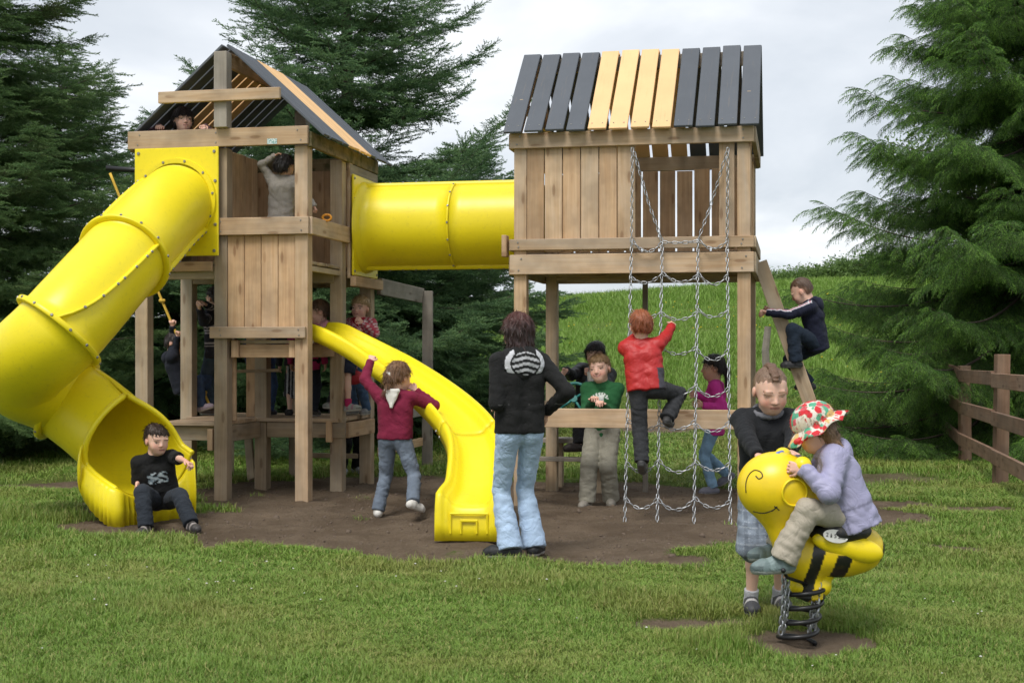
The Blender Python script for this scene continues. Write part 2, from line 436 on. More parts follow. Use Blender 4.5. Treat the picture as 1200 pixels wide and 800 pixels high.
PETAL = simple('yellow_petal', (.75, .55, .02), .7)
CLOVER = simple('white_clover', (.72, .70, .66), .8)
def blades(n, hmin, hmax, spread, w, lean, r, dry=.12):
    V, F, C = [], [], []
    for _ in range(n):
        a = r.uniform(0, 2 * np.pi); rr = spread * math.sqrt(r.rand()); x, y = rr * math.cos(a), rr * math.sin(a)
        h = r.uniform(hmin, hmax); ya = r.uniform(0, 2 * np.pi); l = r.uniform(.15, 1.0) * lean * h
        dx, dy = math.cos(ya), math.sin(ya); px, py = -dy * w / 2, dx * w / 2
        o = len(V); d = .9 if r.rand() < dry else r.uniform(0, .15)
        V += [(x - px, y - py, -.012), (x + px, y + py, -.012), (x + dx * l * .35 + px * .8, y + dy * l * .35 + py * .8, h * .6),
              (x + dx * l * .35 - px * .8, y + dy * l * .35 - py * .8, h * .6), (x + dx * l, y + dy * l, h)]
        F += [(o, o + 1, o + 2), (o, o + 2, o + 3), (o + 3, o + 2, o + 4)]
        C += [(d * .6,) * 3] * 2 + [(d,) * 3] * 2 + [(min(1, d + .25),) * 3]
    return np.array(V), np.array(F), np.array(C), np.zeros(len(F), int)
r_ = np.random.RandomState(3)
lawn_protos = [blades(22, .012, .042, .055, .0042, 1.7, r_, .09) for _ in range(4)] + [blades(18, .02, .062, .05, .0048, 1.3, r_, .06) for _ in range(2)]
mead_protos = [blades(34, .05, .15, .18, .0050, .8, r_, .08) for _ in range(4)]
def wedge(n, y0, y1, pad=.12, dens=None):
    """n points in the strip of ground between distances y0 and y1 that the view and a step aside can see."""
    Y = np.sqrt(r_.uniform(y0 ** 2, y1 ** 2, n)); X = r_.uniform(-1, 1, n) * (.385 + pad) * Y
    return X, Y
Xs, Ys, Ss, Vs_ = [], [], [], []
for n, y0, y1, sc in ((26000, 4.9, 8.2, 1.0), (24000, 8.2, 13.5, 1.25), (20000, 13.5, 24, 1.9)):
    X, Y = wedge(n, y0, y1); d = dirt_mask(X, Y)
    keep = (d < .42 + .25 * (r_.rand(n) - .5)) | ((r_.rand(n) < .0012) & (Y < 16))
    X, Y = X[keep], Y[keep]; Xs.append(X); Ys.append(Y)
    tall = .52 + .38 * (wob2(X, Y, 2.1, 9.0) + .6 * wob2(X, Y, 5.3, 12.0)) + .12 * sstep(.08, .3, dirt_mask(X, Y))
    tall = tall + 1.1 * np.exp(-(((X + 3.55) / .9) ** 2 + ((Y - 11.0) / .75) ** 2)) + 1.3 * np.exp(-(((X - 1.02) / .22) ** 2 + ((Y - 6.2) / .22) ** 2))
    Ss.append(np.clip(tall, .38, 2.4) * sc); Vs_.append(r_.randint(0, 6, len(X)))
X = np.concatenate(Xs); Y = np.concatenate(Ys); S = np.concatenate(Ss) * r_.uniform(.75, 1.25, len(X))
P = np.stack([X, Y, ground_z(X, Y)], 1)
wid = np.clip(Y / 8.0, .8, 2.2)
grass = scatter('grass', lawn_protos, P, np.stack([r_.uniform(-.15, .15, len(X)), r_.uniform(-.15, .15, len(X)), r_.uniform(0, 6.28, len(X))], 1),
                np.stack([wid, wid, S], 1), np.concatenate(Vs_), [GRASS])
tag(grass, 'short uneven mown grass of the lawn around the playground', 'grass', None, 'stuff')
X, Y = wedge(22000, 24, 52, .1)
S = r_.uniform(.7, 1.5, len(X)) * (1 + .4 * wob2(X, Y, .5, 3.0)) * np.where(Y > 40, 1.35, 1.0)
meadow = scatter('meadow_grass', mead_protos, np.stack([X, Y, ground_z(X, Y)], 1),
                 np.stack([0 * X, 0 * X, r_.uniform(0, 6.28, len(X))], 1), np.stack([S * 1.7, S * 1.7, S], 1), r_.randint(0, 4, len(X)), [MEADOW])
tag(meadow, 'tall bright green meadow grass on the hillside behind the playground', 'grass', None, 'stuff')
# small flowers: buttercups on the hill, clover in the lawn
def puff(r, h, petal, mats):
    a = np.linspace(0, 2 * np.pi, 6, endpoint=False)
    V = [(0, 0, h + r * .5)] + [(r * math.cos(x), r * math.sin(x), h) for x in a] + [(0, 0, h - r * .6)]
    F = [(0, 1 + i, 1 + (i + 1) % 6) for i in range(6)] + [(7, 1 + (i + 1) % 6, 1 + i) for i in range(6)]
    return np.array(V), np.array(F), np.zeros((8, 3)), np.zeros(12, int)
X, Y = wedge(1500, 23, 46, .1)
k = wob2(X, Y, .45, 2.2) + r_.uniform(-.4, .4, len(X)) > .0; X, Y = X[k], Y[k]
fl = scatter('buttercup_flowers', [puff(.024, .17, 0, 0)], np.stack([X, Y, ground_z(X, Y)], 1), np.zeros((len(X), 3)),
             np.repeat(r_.uniform(.6, 1.15, len(X))[:, None], 3, 1), np.zeros(len(X), int), [PETAL])
tag(fl, 'scattered tiny yellow buttercups across the hillside meadow', 'flowers', None, 'stuff')
X, Y = wedge(150, 5, 9.5, .05); k = (dirt_mask(X, Y) < .1) & (wob2(X, Y, 1.1, 5.2) > .05); X, Y = X[k], Y[k]
fl = scatter('clover_flowers', [puff(.0075, .035, 0, 0)], np.stack([X, Y, ground_z(X, Y)], 1), np.zeros((len(X), 3)),
             np.repeat(r_.uniform(.6, 1.2, len(X))[:, None], 3, 1), np.zeros(len(X), int), [CLOVER])
tag(fl, 'tiny white clover heads dotted in the foreground lawn', 'flowers', None, 'stuff')
# small stones on the bare earth
def pebble(r):
    ph = (1 + 5 ** .5) / 2
    v = np.array([(-1, ph, 0), (1, ph, 0), (-1, -ph, 0), (1, -ph, 0), (0, -1, ph), (0, 1, ph), (0, -1, -ph), (0, 1, -ph), (ph, 0, -1), (ph, 0, 1), (-ph, 0, -1), (-ph, 0, 1)]) / 1.9
    f = np.array([(0, 11, 5), (0, 5, 1), (0, 1, 7), (0, 7, 10), (0, 10, 11), (1, 5, 9), (5, 11, 4), (11, 10, 2), (10, 7, 6), (7, 1, 8), (3, 9, 4), (3, 4, 2), (3, 2, 6), (3, 6, 8), (3, 8, 9), (4, 9, 5), (2, 4, 11), (6, 2, 10), (8, 6, 7), (9, 8, 1)])
    v = v * r.uniform(.6, 1.15, (12, 1)); v[:, 2] *= .6
    return v, f, np.zeros((12, 3)), np.zeros(20, int)
X = r_.uniform(-3.4, 3.8, 5200); Y = r_.uniform(8.4, 15, 5200); k = dirt_mask(X, Y) > .6; X, Y = X[k], Y[k]
S = np.exp(r_.normal(math.log(.0075), .5, len(X)))
crumbs = scatter('earth_crumbs', [pebble(r_) for _ in range(3)], np.stack([X, Y, ground_z(X, Y)], 1), r_.uniform(0, 6.28, (len(X), 3)),
                 np.repeat(S[:, None], 3, 1), r_.randint(0, 3, len(X)), [simple('earth_crumb', (.125, .092, .067), .95, 0, .5, 3)])
tag(crumbs, 'loose earth crumbs and pebbles on the bare playground soil', 'pebbles', None, 'stuff')
# ------------------------------------------------------------------ play towers
YAW = R(11.6)
ca, sa = math.cos(YAW), math.sin(YAW)
UP, FR, SD = (0, 0, 1), (0, -1, 0), (1, 0, 0)
def slab_rows(parent, name, p0, along, step, n, vec, w, t, up, mat, jit=.006, wob=.004):
    for i in range(n):
        a = Vector(p0) + Vector(along) * (step * i); j = rng.uniform(-jit, jit)
        d = Vector(vec).normalized()
        m = mat if not callable(mat) else mat(i)
        board(name, parent, a + d * j, a + Vector(vec) + d * rng.uniform(-jit, jit), w, t, up, m, wob=wob)
# --- left tower: local x along the front, y away from the viewer, origin at the front right post
LT0 = Vector((-1.906, 12.49, 0))
lt = empty('play_tower', LT0, -YAW)
tag(lt, 'tall timber play tower with gable roof facing front, tube slide bolted to it', 'play tower')
PW = .125
US, VSR = (0, -.785, -1.575), (0, .966, 1.9)
for iu, u in enumerate(US):
    for iv, v in enumerate(VSR):
        top = 3.21
        if iu == 1 and iv == 1: top = 2.10
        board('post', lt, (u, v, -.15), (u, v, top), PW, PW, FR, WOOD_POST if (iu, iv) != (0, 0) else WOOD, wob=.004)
# top plate beams
board('beam', lt, (-1.68, -.107, 3.297), (.083, -.107, 3.297), .165, .04, FR, WOOD)
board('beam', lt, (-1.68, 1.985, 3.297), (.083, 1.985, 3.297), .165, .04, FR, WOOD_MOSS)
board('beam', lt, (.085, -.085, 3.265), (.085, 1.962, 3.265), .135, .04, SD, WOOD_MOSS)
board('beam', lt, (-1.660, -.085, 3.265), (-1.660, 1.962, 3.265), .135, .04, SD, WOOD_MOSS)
# mid rails and bottom rail
board('rail', lt, (-.86, -.085, 2.482), (.083, -.085, 2.482), .158, .04, FR, WOOD)
board('rail', lt, (.085, -.062, 2.482), (.085, 1.03, 2.482), .158, .04, SD, WOOD)
board('rail', lt, (-.875, -.085, 1.51), (.05, -.085, 1.51), .105, .04, FR, WOOD)
# front plank wall
for i in range(4):
    x = -.640 + i * .1645
    board('plank', lt, (x, -.035, 1.47), (x, -.035, 2.44), .160, .026, FR, WOOD_WARM, wob=.004)
# wall planks inside (along the depth), back and left walls
slab_rows(lt, 'plank', (-.785, .135, 2.19), (0, 1, 0), .150, 5, (0, 0, 1.02), .143, .022, SD, WOOD_WARM)
slab_rows(lt, 'plank', (-1.46, 1.955, 2.19), (1, 0, 0), .1495, 10, (0, 0, 1.06), .1485, .022, FR, WOOD_WARM)
slab_rows(lt, 'plank', (-1.638, .12, 2.19), (0, 1, 0), .150, 12, (0, 0, 1.0), .149, .022, SD, WOOD_WARM)
# upper floor
slab_rows(lt, 'floor_plank', (-1.62, .03, 2.155), (0, 1, 0), .146, 13, (1.66, 0, 0), .14, .03, UP, WOOD_POST)
for v in (-.02, .88, 1.84):
    board('joist', lt, (-1.50, v + .03, 2.07), (-.02, v + .03, 2.07), .125, .036, FR, WOOD_POST)
board('joist', lt, (-1.64, -.085, 2.12), (-.855, -.085, 2.12), .09, .036, FR, WOOD_WARM)
board('joist', lt, (.03, .07, 2.10), (.03, 1.86, 2.10), .05, .034, SD, WOOD_POST)
# boards round the tunnel mouth on the far half of the right side
board('trim', lt, (.082, 1.085, 2.06), (.082, 1.085, 3.205), .09, .03, SD, WOOD)
board('trim', lt, (.085, 1.045, 3.14), (.085, 1.96, 3.14), .10, .03, SD, WOOD_GREY)
board('trim', lt, (.13, 1.04, 2.03), (.13, 1.96, 2.03), .10, .06, SD, WOOD_WARM)
# step platform at the head of the wave slide
slab_rows(lt, 'floor_plank', (-.70, .10, 1.425), (0, 1, 0), .146, 6, (.74, 0, 0), .14, .03, UP, WOOD_POST)
board('joist', lt, (-.71, .03, 1.34), (-.07, .03, 1.34), .12, .036, FR, WOOD_WARM)
board('joist', lt, (-.71, .85, 1.34), (-.07, .85, 1.34), .12, .036, FR, WOOD_WARM)
board('joist', lt, (-.03, .07, 1.345), (-.03, .90, 1.345), .12, .036, SD, WOOD_WARM)
board('trim', lt, (-.655, -.02, 1.28), (-.655, -.02, 1.44), .07, .04, FR, WOOD_WARM)
board('trim', lt, (-.10, -.02, 1.28), (-.10, -.02, 1.44), .06, .04, FR, WOOD_WARM)
# lower deck in two parts
slab_rows(lt, 'floor_plank', (-1.40, .03, .665), (0, 1, 0), .148, 6, (.60, 0, 0), .142, .036, UP, WOOD)
slab_rows(lt, 'floor_plank', (-1.56, .93, .662), (0, 1, 0), .148, 7, (1.60, 0, 0), .142, .036, UP, WOOD)
board('joist', lt, (-1.36, .05, .575), (-.855, .05, .575), .135, .04, FR, WOOD_POST)
board('joist', lt, (-.80, .07, .565), (-.80, .90, .565), .15, .036, SD, WOOD_POST)
board('joist', lt, (-.71, .90, .565), (.10, .90, .565), .15, .036, FR, WOOD_POST)
board('joist', lt, (.085, .99, .56), (.085, 1.85, .56), .15, .036, SD, WOOD_WARM)
board('joist', lt, (-1.50, 1.84, .57), (-.06, 1.84, .57), .14, .036, FR, WOOD_POST)
board('trim', lt, (-.06, .88, .45), (-.06, .88, .66), .06, .045, FR, WOOD_WARM)
board('trim', lt, (-.895, -.03, .42), (-.895, -.03, .62), .05, .05, FR, WOOD_WARM)
board('trim', lt, (-.735, .10, .69), (-.735, .10, 1.45), .07, .036, FR, WOOD_WARM)
board('trim', lt, (-.885, .93, .69), (-.885, .93, 2.05), .11, .036, FR, WOOD_WARM)
board('rung', lt, (-1.0, .60, 1.14), (-.60, .94, 1.15), .03, .03, UP, WOOD_POST)
# low rungs and a stay behind
board('brace', lt, (-1.06, 1.35, .02), (-1.30, 1.80, .62), .085, .04, FR, WOOD_POST)
board('rung', lt, (-.70, 1.84, .24), (-.08, 1.84, .24), .05, .05, UP, WOOD_POST)
# gable: king post, collar tie, ridge board
board('king_post', lt, (-.735, -.125, 3.382), (-.735, -.125, 4.075), .125, .12, FR, WOOD_GREY)
board('king_post', lt, (-.735, 1.945, 3.382), (-.735, 1.945, 4.075), .125, .12, FR, WOOD_GREY)
tie = board('collar_tie', lt, (-1.325, -.209, 3.665), (-.145, -.209, 3.665), .105, .04, FR, WOOD)
board('ridge_board', lt, (-.735, .02, 4.03), (-.735, 1.88, 4.03), .14, .036, SD, WOOD_WARM)
RIDGE = Vector((-.735, 0, 4.135)); EAVE_R = Vector((.215, 0, 3.28)); EAVE_L = Vector((-1.715, 0, 3.28))
def slat_mat(i): return STAIN_PEACH if 4 <= i < 8 else STAIN_GREY
roof = {}
for side, ev in (('right', EAVE_R), ('left', EAVE_L)):
    d = (ev - RIDGE); nrm = Vector((-d.z, 0, d.x)); nrm = nrm if nrm.z > 0 else -nrm
    for i in range(12):
        v = -.008 + i * .1775
        a = RIDGE + Vector((0, v, .012)) + nrm.normalized() * .02 + d.normalized() * .012; b = ev + Vector((0, v, 0)) + nrm.normalized() * .02
        board('roof_slat', lt, a, b + d.normalized() * rng.uniform(-.012, .012), .150, .024, nrm, slat_mat(i), wob=.003)
# small printed sticker on the front beam
def decal(name, parent, c, w, h, mat, nrm=FR, xdir=(1, 0, 0)):
    return board(name, parent, Vector(c) - Vector(xdir) * w / 2, Vector(c) + Vector(xdir) * w / 2, h, .002, nrm, mat, ch=.0005)
stk, snt, sb = new_mat('printed_sticker'); t = NT(snt); co = t.n('ShaderNodeTexCoord').outputs['Object']
t.set(sb.inputs['Base Color'], t.mix(t.ramp(t.noise(t.mapping(co, (90, 60, 1)), 1.0, 2), [(.48, 0.0), (.56, 1.0)]), (.62, .68, .66), (.12, .30, .28)))
decal('sticker', lt, (-.255, -.129, 3.245), .095, .05, stk)
# --- right tower, origin at the front left post
RT0 = LT0 + Vector((ca, -sa, 0)) * 2.03
rt = empty('play_tower', RT0, -YAW)
tag(rt, 'raised timber clubhouse on posts with striped charcoal and peach slat roof', 'play tower')
RW, RD, QW = 1.945, 1.59, .112
for u in (0, RW):
    for v in (0, RD):
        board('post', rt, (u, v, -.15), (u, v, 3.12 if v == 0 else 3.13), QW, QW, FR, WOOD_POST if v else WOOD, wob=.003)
board('post', rt, (.93, RD, -.15), (.93, RD, 2.03), .05, .05, FR, WOOD_GREY)
board('beam', rt, (-.085, -.078, 2.098), (RW + .085, -.078, 2.098), .172, .04, FR, WOOD)
board('rail', rt, (-.085, -.078, 2.272), (RW + .085, -.078, 2.272), .098, .04, FR, WOOD)
board('beam', rt, (-.085, -.078, 3.185), (RW + .085, -.078, 3.185), .135, .04, FR, WOOD)
for z, w in ((2.098, .172), (2.272, .098), (3.185, .135)):
    board('rail', rt, (RW + .082, -.055, z), (RW + .082, RD + .06, z), w, .04, SD, WOOD_POST)
    board('rail', rt, (-.082, -.055, z), (-.082, RD + .06, z), w, .04, SD, WOOD_POST)
    board('rail', rt, (-.085, RD + .08, z), (RW + .085, RD + .08, z), w, .04, FR, WOOD_POST)
board('rail_end', rt, (-.135, -.05, 2.17), (-.135, -.05, 2.36), .11, .045, SD, WOOD_WARM)
# lower cross beam
board('rail', rt, (-.05, -.078, .757), (RW + .05, -.078, .757), .165, .042, FR, WOOD)
# floor
slab_rows(rt, 'floor_plank', (-.04, .05, 2.185), (0, 1, 0), .146, 11, (RW + .08, 0, 0), .14, .03, UP, WOOD_POST)
for v in (.05, .78, 1.5): board('joist', rt, (.06, v, 2.10), (RW - .06, v, 2.10), .12, .036, FR, WOOD_POST)
# front wall: six planks, the window, one plank
for i in range(6):
    x = .136 + i * .1605
    board('plank', rt, (x, -.038, 2.21), (x, -.038, 3.13), .153, .024, FR, WOOD if i % 2 else WOOD_WARM, wob=.004)
board('plank', rt, (1.800, -.038, 2.21), (1.800, -.038, 3.13), .13, .024, FR, WOOD, wob=.003)
# back and side walls with open joints
for i in range(11):
    x = .135 + i * .1685
    board('plank', rt, (x, RD + .035, 2.21), (x, RD + .035, 3.11 + rng.uniform(-.015, .015)), .150, .022, FR, WOOD_WARM, wob=.004)
slab_rows(rt, 'plank', (RW + .035, .14, 2.21), (0, 1, 0), .160, 4, (0, 0, .91), .152, .022, SD, WOOD_WARM)
slab_rows(rt, 'plank', (RW + .035, 1.26, 2.21), (0, 1, 0), .160, 2, (0, 0, .91), .152, .022, SD, WOOD_WARM)
slab_rows(rt, 'plank', (-.035, .14, 2.21), (0, 1, 0), .160, 2, (0, 0, .91), .152, .022, SD, WOOD_WARM)
# roof: slats from eave to ridge, front and back
RID = Vector((0, RD / 2, 4.10)); EVF = Vector((0, -.17, 3.235)); EVB = Vector((0, RD + .17, 3.235))
for side, ev in ((0, EVF), (1, EVB)):
    d = ev - RID; nrm = Vector((0, d.z, -d.y)); nrm = nrm if nrm.z > 0 else -nrm; nrm.normalize()
    for i in range(12):
        x = -.045 + i * .1855
        a = RID + Vector((x, 0, .012)) + nrm * .018 + d.normalized() * (.012 + rng.uniform(-.01, .01)); b = ev + Vector((x, 0, 0)) + nrm * .018
        board('roof_slat', rt, a, b + d.normalized() * rng.uniform(-.012, .012), .158, .024, nrm, slat_mat(i), wob=.006)
    for x in (.0, RW):
        a = RID + Vector((x, 0, -.055)) + d.normalized() * .06; b = ev + Vector((x, 0, -.04)) - d.normalized() * .14
        board('rafter', rt, a, b, .085, .036, SD, WOOD_WARM)
board('ridge_board', rt, (-.10, RD / 2, 4.01), (RW + .06, RD / 2, 4.01), .13, .036, FR, WOOD_GREY)
for u, m in ((-.035, WOOD_POST), (RW + .035, WOOD_POST)):
    board('collar_tie', rt, (u, .18, 3.55), (u, RD - .18, 3.55), .10, .036, SD, m)
# rail carrying the steering wheel, low bench plank behind
board('rail', rt, (-.02, .06, .80), (-.02, RD - .06, .80), .10, .04, SD, WOOD_POST)
# --- steering wheel: teal ring, four spokes, hub
wheel = empty('steering_wheel', rt.matrix_basis @ Vector((.40, .45, .905)), -YAW)
tag(wheel, 'teal plastic toy steering wheel under the clubhouse beside boy in green', 'steering wheel')
c = Vector((0, 0, 0)); tilt = Matrix.Rotation(R(-18), 3, 'X')
ringp = [tilt @ Vector((.15 * math.cos(a), 0, .15 * math.sin(a))) for a in np.linspace(0, 2 * np.pi, 28, endpoint=False)]
v, f = sweep(ringp, .015, 8, True); link('rim', mesh_np('rim', v, f, True, [TEAL]), wheel)
for k in range(4):
    a = R(35 + 90 * k); v, f = sweep([c, tilt @ Vector((.145 * math.cos(a), 0, .145 * math.sin(a)))], .012, 8)
    link('spoke', mesh_np('spoke', v, f, True, [TEAL]), wheel)
v, f = sweep([tilt @ Vector((0, -.02, 0)), tilt @ Vector((0, .035, 0))], [.034, .03], 14); link('hub', mesh_np('hub', v, f, False, [TEAL]), wheel)
board('bracket', wheel, (0, .05, 0), (-.40, .10, -.06), .05, .04, UP, WOOD_POST)
# --- bench behind
bench = empty('timber_bench', rt.matrix_basis @ Vector((.20, 1.95, 0)), -YAW)
tag(bench, 'low weathered timber bench where the adult in black sits', 'bench')
board('seat', bench, (-.35, 0, .43), (.42, 0, .43), .30, .045, UP, WOOD_GREY)
for x in (-.2, .3): board('leg', bench, (x, 0, -.1), (x, 0, .405), .1, .09, FR, WOOD_POST)
board('foot_rail', bench, (-.55, -.62, .285), (.35, -.62, .285), .12, .04, UP, WOOD_GREY)
for x in (-.5, .3): board('leg', bench, (x, -.62, -.1), (x, -.62, .262), .07, .07, FR, WOOD_POST)
# --- ladder leaning on the right side of the clubhouse
lad = empty('ladder', rt.matrix_basis @ Vector((RW + .12, .60, 0)), -YAW)
tag(lad, 'timber ladder leaning against the clubhouse with a boy in navy climbing', 'ladder')
for v in (0, .62):
    board('stringer', lad, (0, v, 2.14), (.76, v, -.05), .125, .042, (0, 1, 0), WOOD_POST)
for i in range(6):
    q = (i + .6) / 6.6
    board('rung', lad, (.76 * q, .02, 2.14 - 2.19 * q), (.76 * q, .60, 2.14 - 2.19 * q), .085, .034, (.4, 0, 1), WOOD_GREY)
# --- bar frame standing behind the left tower
fr_ = empty('bar_frame', at(501, 545, 16.0), 0); fr_.location.z = 0
tag(fr_, 'grey timber bar frame with single post behind the wave slide', 'bar frame')
e0 = lt.matrix_basis @ Vector((.12, 1.95, 0)) - fr_.location
board('post', fr_, (0, 0, -.15), (0, 0, 2.04), .12, .12, FR, WOOD_GREY, wob=.01)
board('beam', fr_, (e0.x, e0.y, 2.02), (-.065, -.02, 1.985), .17, .045, (0, -1, 0), WOOD_GREY)
board('rail', fr_, (e0.x, e0.y, .63), (-.065, -.02, .63), .10, .045, (0, -1, 0), WOOD_GREY)
board('rail', fr_, (e0.x, e0.y, .28), (-.065, -.02, .28), .09, .045, (0, -1, 0), WOOD_WARM)
# ------------------------------------------------------------------ moulded plastic slides and tunnel
def path_frames(P):
    P = np.array([tuple(p) for p in P]); T = np.gradient(P, axis=0); T /= np.linalg.norm(T, axis=1)[:, None]
    up = np.array([0, 0, 1.])
    N = up[None] - T * (T @ up)[:, None]; N /= np.linalg.norm(N, axis=1)[:, None]
    return P, T, N, np.cross(T, N)
def tube_piece(name, parent, P, T, N, B, r, n=40, flare=None):
    """A tube with wall thickness: outer skin and inner skin."""
    a = np.linspace(0, 2 * np.pi, n, endpoint=False); m = len(P); out = []
    for rr in (r, r - .014):
        out.append((P[:, None] + rr * (np.cos(a)[None, :, None] * N[:, None] + np.sin(a)[None, :, None] * B[:, None])).reshape(-1, 3))
    V = np.concatenate(out); F = []
    for lay, flip in ((0, False), (1, True)):
        for i in range(m - 1):
            for k in range(n):
                q = [lay * m * n + i * n + k, lay * m * n + i * n + (k + 1) % n, lay * m * n + (i + 1) * n + (k + 1) % n, lay * m * n + (i + 1) * n + k]
                F.append(q[::-1] if not flip else q)
    for i, fl in ((0, 1), (m - 1, 0)):
        for k in range(n):
            q = [i * n + k, i * n + (k + 1) % n, m * n + i * n + (k + 1) % n, m * n + i * n + k]
            F.append(q if not fl else q[::-1])
    return link(name, mesh_np(name, V, np.array(F), True, [YELLOW]), parent)
def ring_piece(parent, p, t, n, b, r0, r1, w, name='flange'):
    prof = [(-w, r0), (-w, r1 - .006), (-w + .006, r1), (w - .006, r1), (w, r1 - .006), (w, r0)]
    a = np.linspace(0, 2 * np.pi, 48, endpoint=False); V = []
    for s, rr in prof:
        V.append(p[None] + t[None] * s + rr * (np.cos(a)[:, None] * n[None] + np.sin(a)[:, None] * b[None]))
    V = np.concatenate(V); F = []
    for i in range(len(prof)):
        j = (i + 1) % len(prof)
        for k in range(48):
            F.append((i * 48 + k, i * 48 + (k + 1) % 48, j * 48 + (k + 1) % 48, j * 48 + k))
    o = link(name, mesh_np(name, V, np.array(F), False, [YELLOW]), parent)
    return o
_bolt = None
def bolt(parent, p, nrm, s=1.0):
    global _bolt
    if _bolt is None:
        a = np.linspace(0, 2 * np.pi, 8, endpoint=False)
        V = [(.013 * math.cos(x), .013 * math.sin(x), 0) for x in a] + [(.009 * math.cos(x), .009 * math.sin(x), .008) for x in a]
        F = [(k, (k + 1) % 8, 8 + (k + 1) % 8, 8 + k) for k in range(8)] + [tuple(range(8, 16))]
        _bolt = bpy.data.meshes.new('bolt'); _bolt.from_pydata(V, [], F); _bolt.materials.append(BOLT)
    o = bpy.data.objects.new('bolt', _bolt); COL.objects.link(o); o.parent = parent
    M = Vector(nrm).to_track_quat('Z', 'Y').to_matrix().to_4x4() @ Matrix.Scale(s, 4); M.translation = Vector(p); o.matrix_local = M
    return o
def seam(parent, P, T, N, B, r, ang, nb=7):
    """Raised bolted seam along a tube at an angle."""
    m = len(P); ang = np.broadcast_to(ang, (m,)); out = []
    for dr, da in ((0, -.045), (.038, -.028), (.038, .028), (0, .045)):
        a = ang + da
        out.append(P + (r + dr - .004) * (np.cos(a)[:, None] * N + np.sin(a)[:, None] * B))
    V = np.stack(out, 1).reshape(-1, 3); F = []
    for i in range(m - 1):
        for k in range(3): F.append((i * 4 + k, i * 4 + k + 1, i * 4 + 4 + k + 1, i * 4 + 4 + k))
    link('seam', mesh_np('seam', V, np.array(F), False, [YELLOW]), parent)
    for i in np.linspace(2, m - 3, nb).astype(int):
        d = np.cos(ang[i]) * N[i] + np.sin(ang[i]) * B[i]
        s = -np.sin(ang[i]) * N[i] + np.cos(ang[i]) * B[i]
        bolt(parent, P[i] + (r + .034) * d, d, 1.05)
# screw heads where boards meet posts
for z, dz in ((3.297, .045), (2.482, .045), (1.51, .025)):
    for u in ((0, -.785, -1.575) if z > 3 else (0, -.785)):
        for sg in (-1, 1): bolt(lt, (u + rng.uniform(-.02, .02), -.128 if z > 3 else -.106, z + sg * dz), FR, .62)
for z, dz in ((3.185, .035), (2.272, .02), (2.098, .05), (.757, .045)):
    for u in (0, RW):
        for sg in (-1, 1): bolt(rt, (u + rng.uniform(-.02, .02), -.1, z + sg * dz), FR, .62)
for i in range(12):
    for q in (.06, .94):
        pp = RID.lerp(EVF, q) + Vector((-.045 + i * .1855, 0, 0)); nn_ = Vector((0, -(RID.z - EVF.z), RID.y - EVF.y)).normalized()
        for dx in (-.045, .045): bolt(rt, pp + nn_ * .031 + Vector((dx, 0, 0)), nn_, .5)
# --- tube slide
TR = .345
mouth = lt.matrix_basis @ Vector((-1.19, -.10, 2.72))
ts = empty('tube_slide', (mouth.x, mouth.y, 0))
tag(ts, 'big yellow spiral tube slide bolted to the left tower, boy at its exit', 'slide')
def S_(p): return Vector(p) - Vector((mouth.x, mouth.y, 0))
ctrl = [(mouth.x, mouth.y, 2.72), (-3.13, 11.98, 2.47), (-3.20, 11.28, 2.12), (-3.50, 10.55, 1.50), (-3.90, 10.86, 1.18), (-3.74, 11.28, .99), (-3.40, 11.20, .77)]
n_ = 14
pl = [S_(p) for p in catmull(ctrl, n_)]
P, T, N, B = path_frames(pl)
i1, i2, i3 = 2 * n_, 3 * n_, 5 * n_ + 3
tube_piece('tube_segment', ts, P[:i1 + 1], T[:i1 + 1], N[:i1 + 1], B[:i1 + 1], TR)
tube_piece('tube_segment', ts, P[i1:i2 + 1], T[i1:i2 + 1], N[i1:i2 + 1], B[i1:i2 + 1], TR)
tube_piece('tube_segment', ts, P[i2:i3 + 1], T[i2:i3 + 1], N[i2:i3 + 1], B[i2:i3 + 1], TR)
for i in (i1, i2, i3):
    ring_piece(ts, P[i], T[i], N[i], B[i], TR - .01, TR + .05, .022)
    for k in range(14):
        a = 2 * math.pi * (k + .5) / 14; d = math.cos(a) * N[i] + math.sin(a) * B[i]
        bolt(ts, P[i] + d * (TR + .05), d)
def seam_seg(i0, i1_, a0, a1, nb):
    s = slice(i0, i1_ + 1); seam(ts, P[s], T[s], N[s], B[s], TR, np.linspace(a0, a1, i1_ + 1 - i0), nb)
seam_seg(1, i1, R(52), R(62), 9); seam_seg(1, i1, R(232), R(242), 9)
seam_seg(i1, i2, R(-72), R(-68), 7); seam_seg(i1, i2, R(108), R(112), 7)
# flange plate on the tower front
pc = Vector((mouth.x, mouth.y, 0)); plate = empty('mounting_plate', (0, 0, 0), -YAW); plate.parent = ts
plv = [(-.415, -.0, 2.215), (.415, 0, 2.215), (.415, 0, 3.21), (-.415, 0, 3.21)]
board('plate', plate, (-.415, -.025, 2.715), (.415, -.025, 2.715), 1.0, .022, FR, YELLOW, ch=.006)
a = np.linspace(0, 2 * np.pi, 48, endpoint=False)
V, F = [], []
for rr, yy in ((TR + .055, -.036), (TR + .05, -.062), (TR + .005, -.062), (TR - .02, -.036)):
    for x in a: V.append((rr * math.cos(x), yy, 2.72 + rr * math.sin(x)))
for i in range(3):
    for k in range(48): F.append((i * 48 + k, i * 48 + (k + 1) % 48, i * 48 + 48 + (k + 1) % 48, i * 48 + 48 + k))
link('collar', mesh_np('collar', V, F, False, [YELLOW]), plate)
for x, z in ((-.375, 2.26), (.375, 2.26), (-.375, 3.17), (.375, 3.17), (.385, 2.9), (-.385, 2.9), (.385, 2.5)):
    bolt(plate, (x, -.037, z), FR, 1.3)
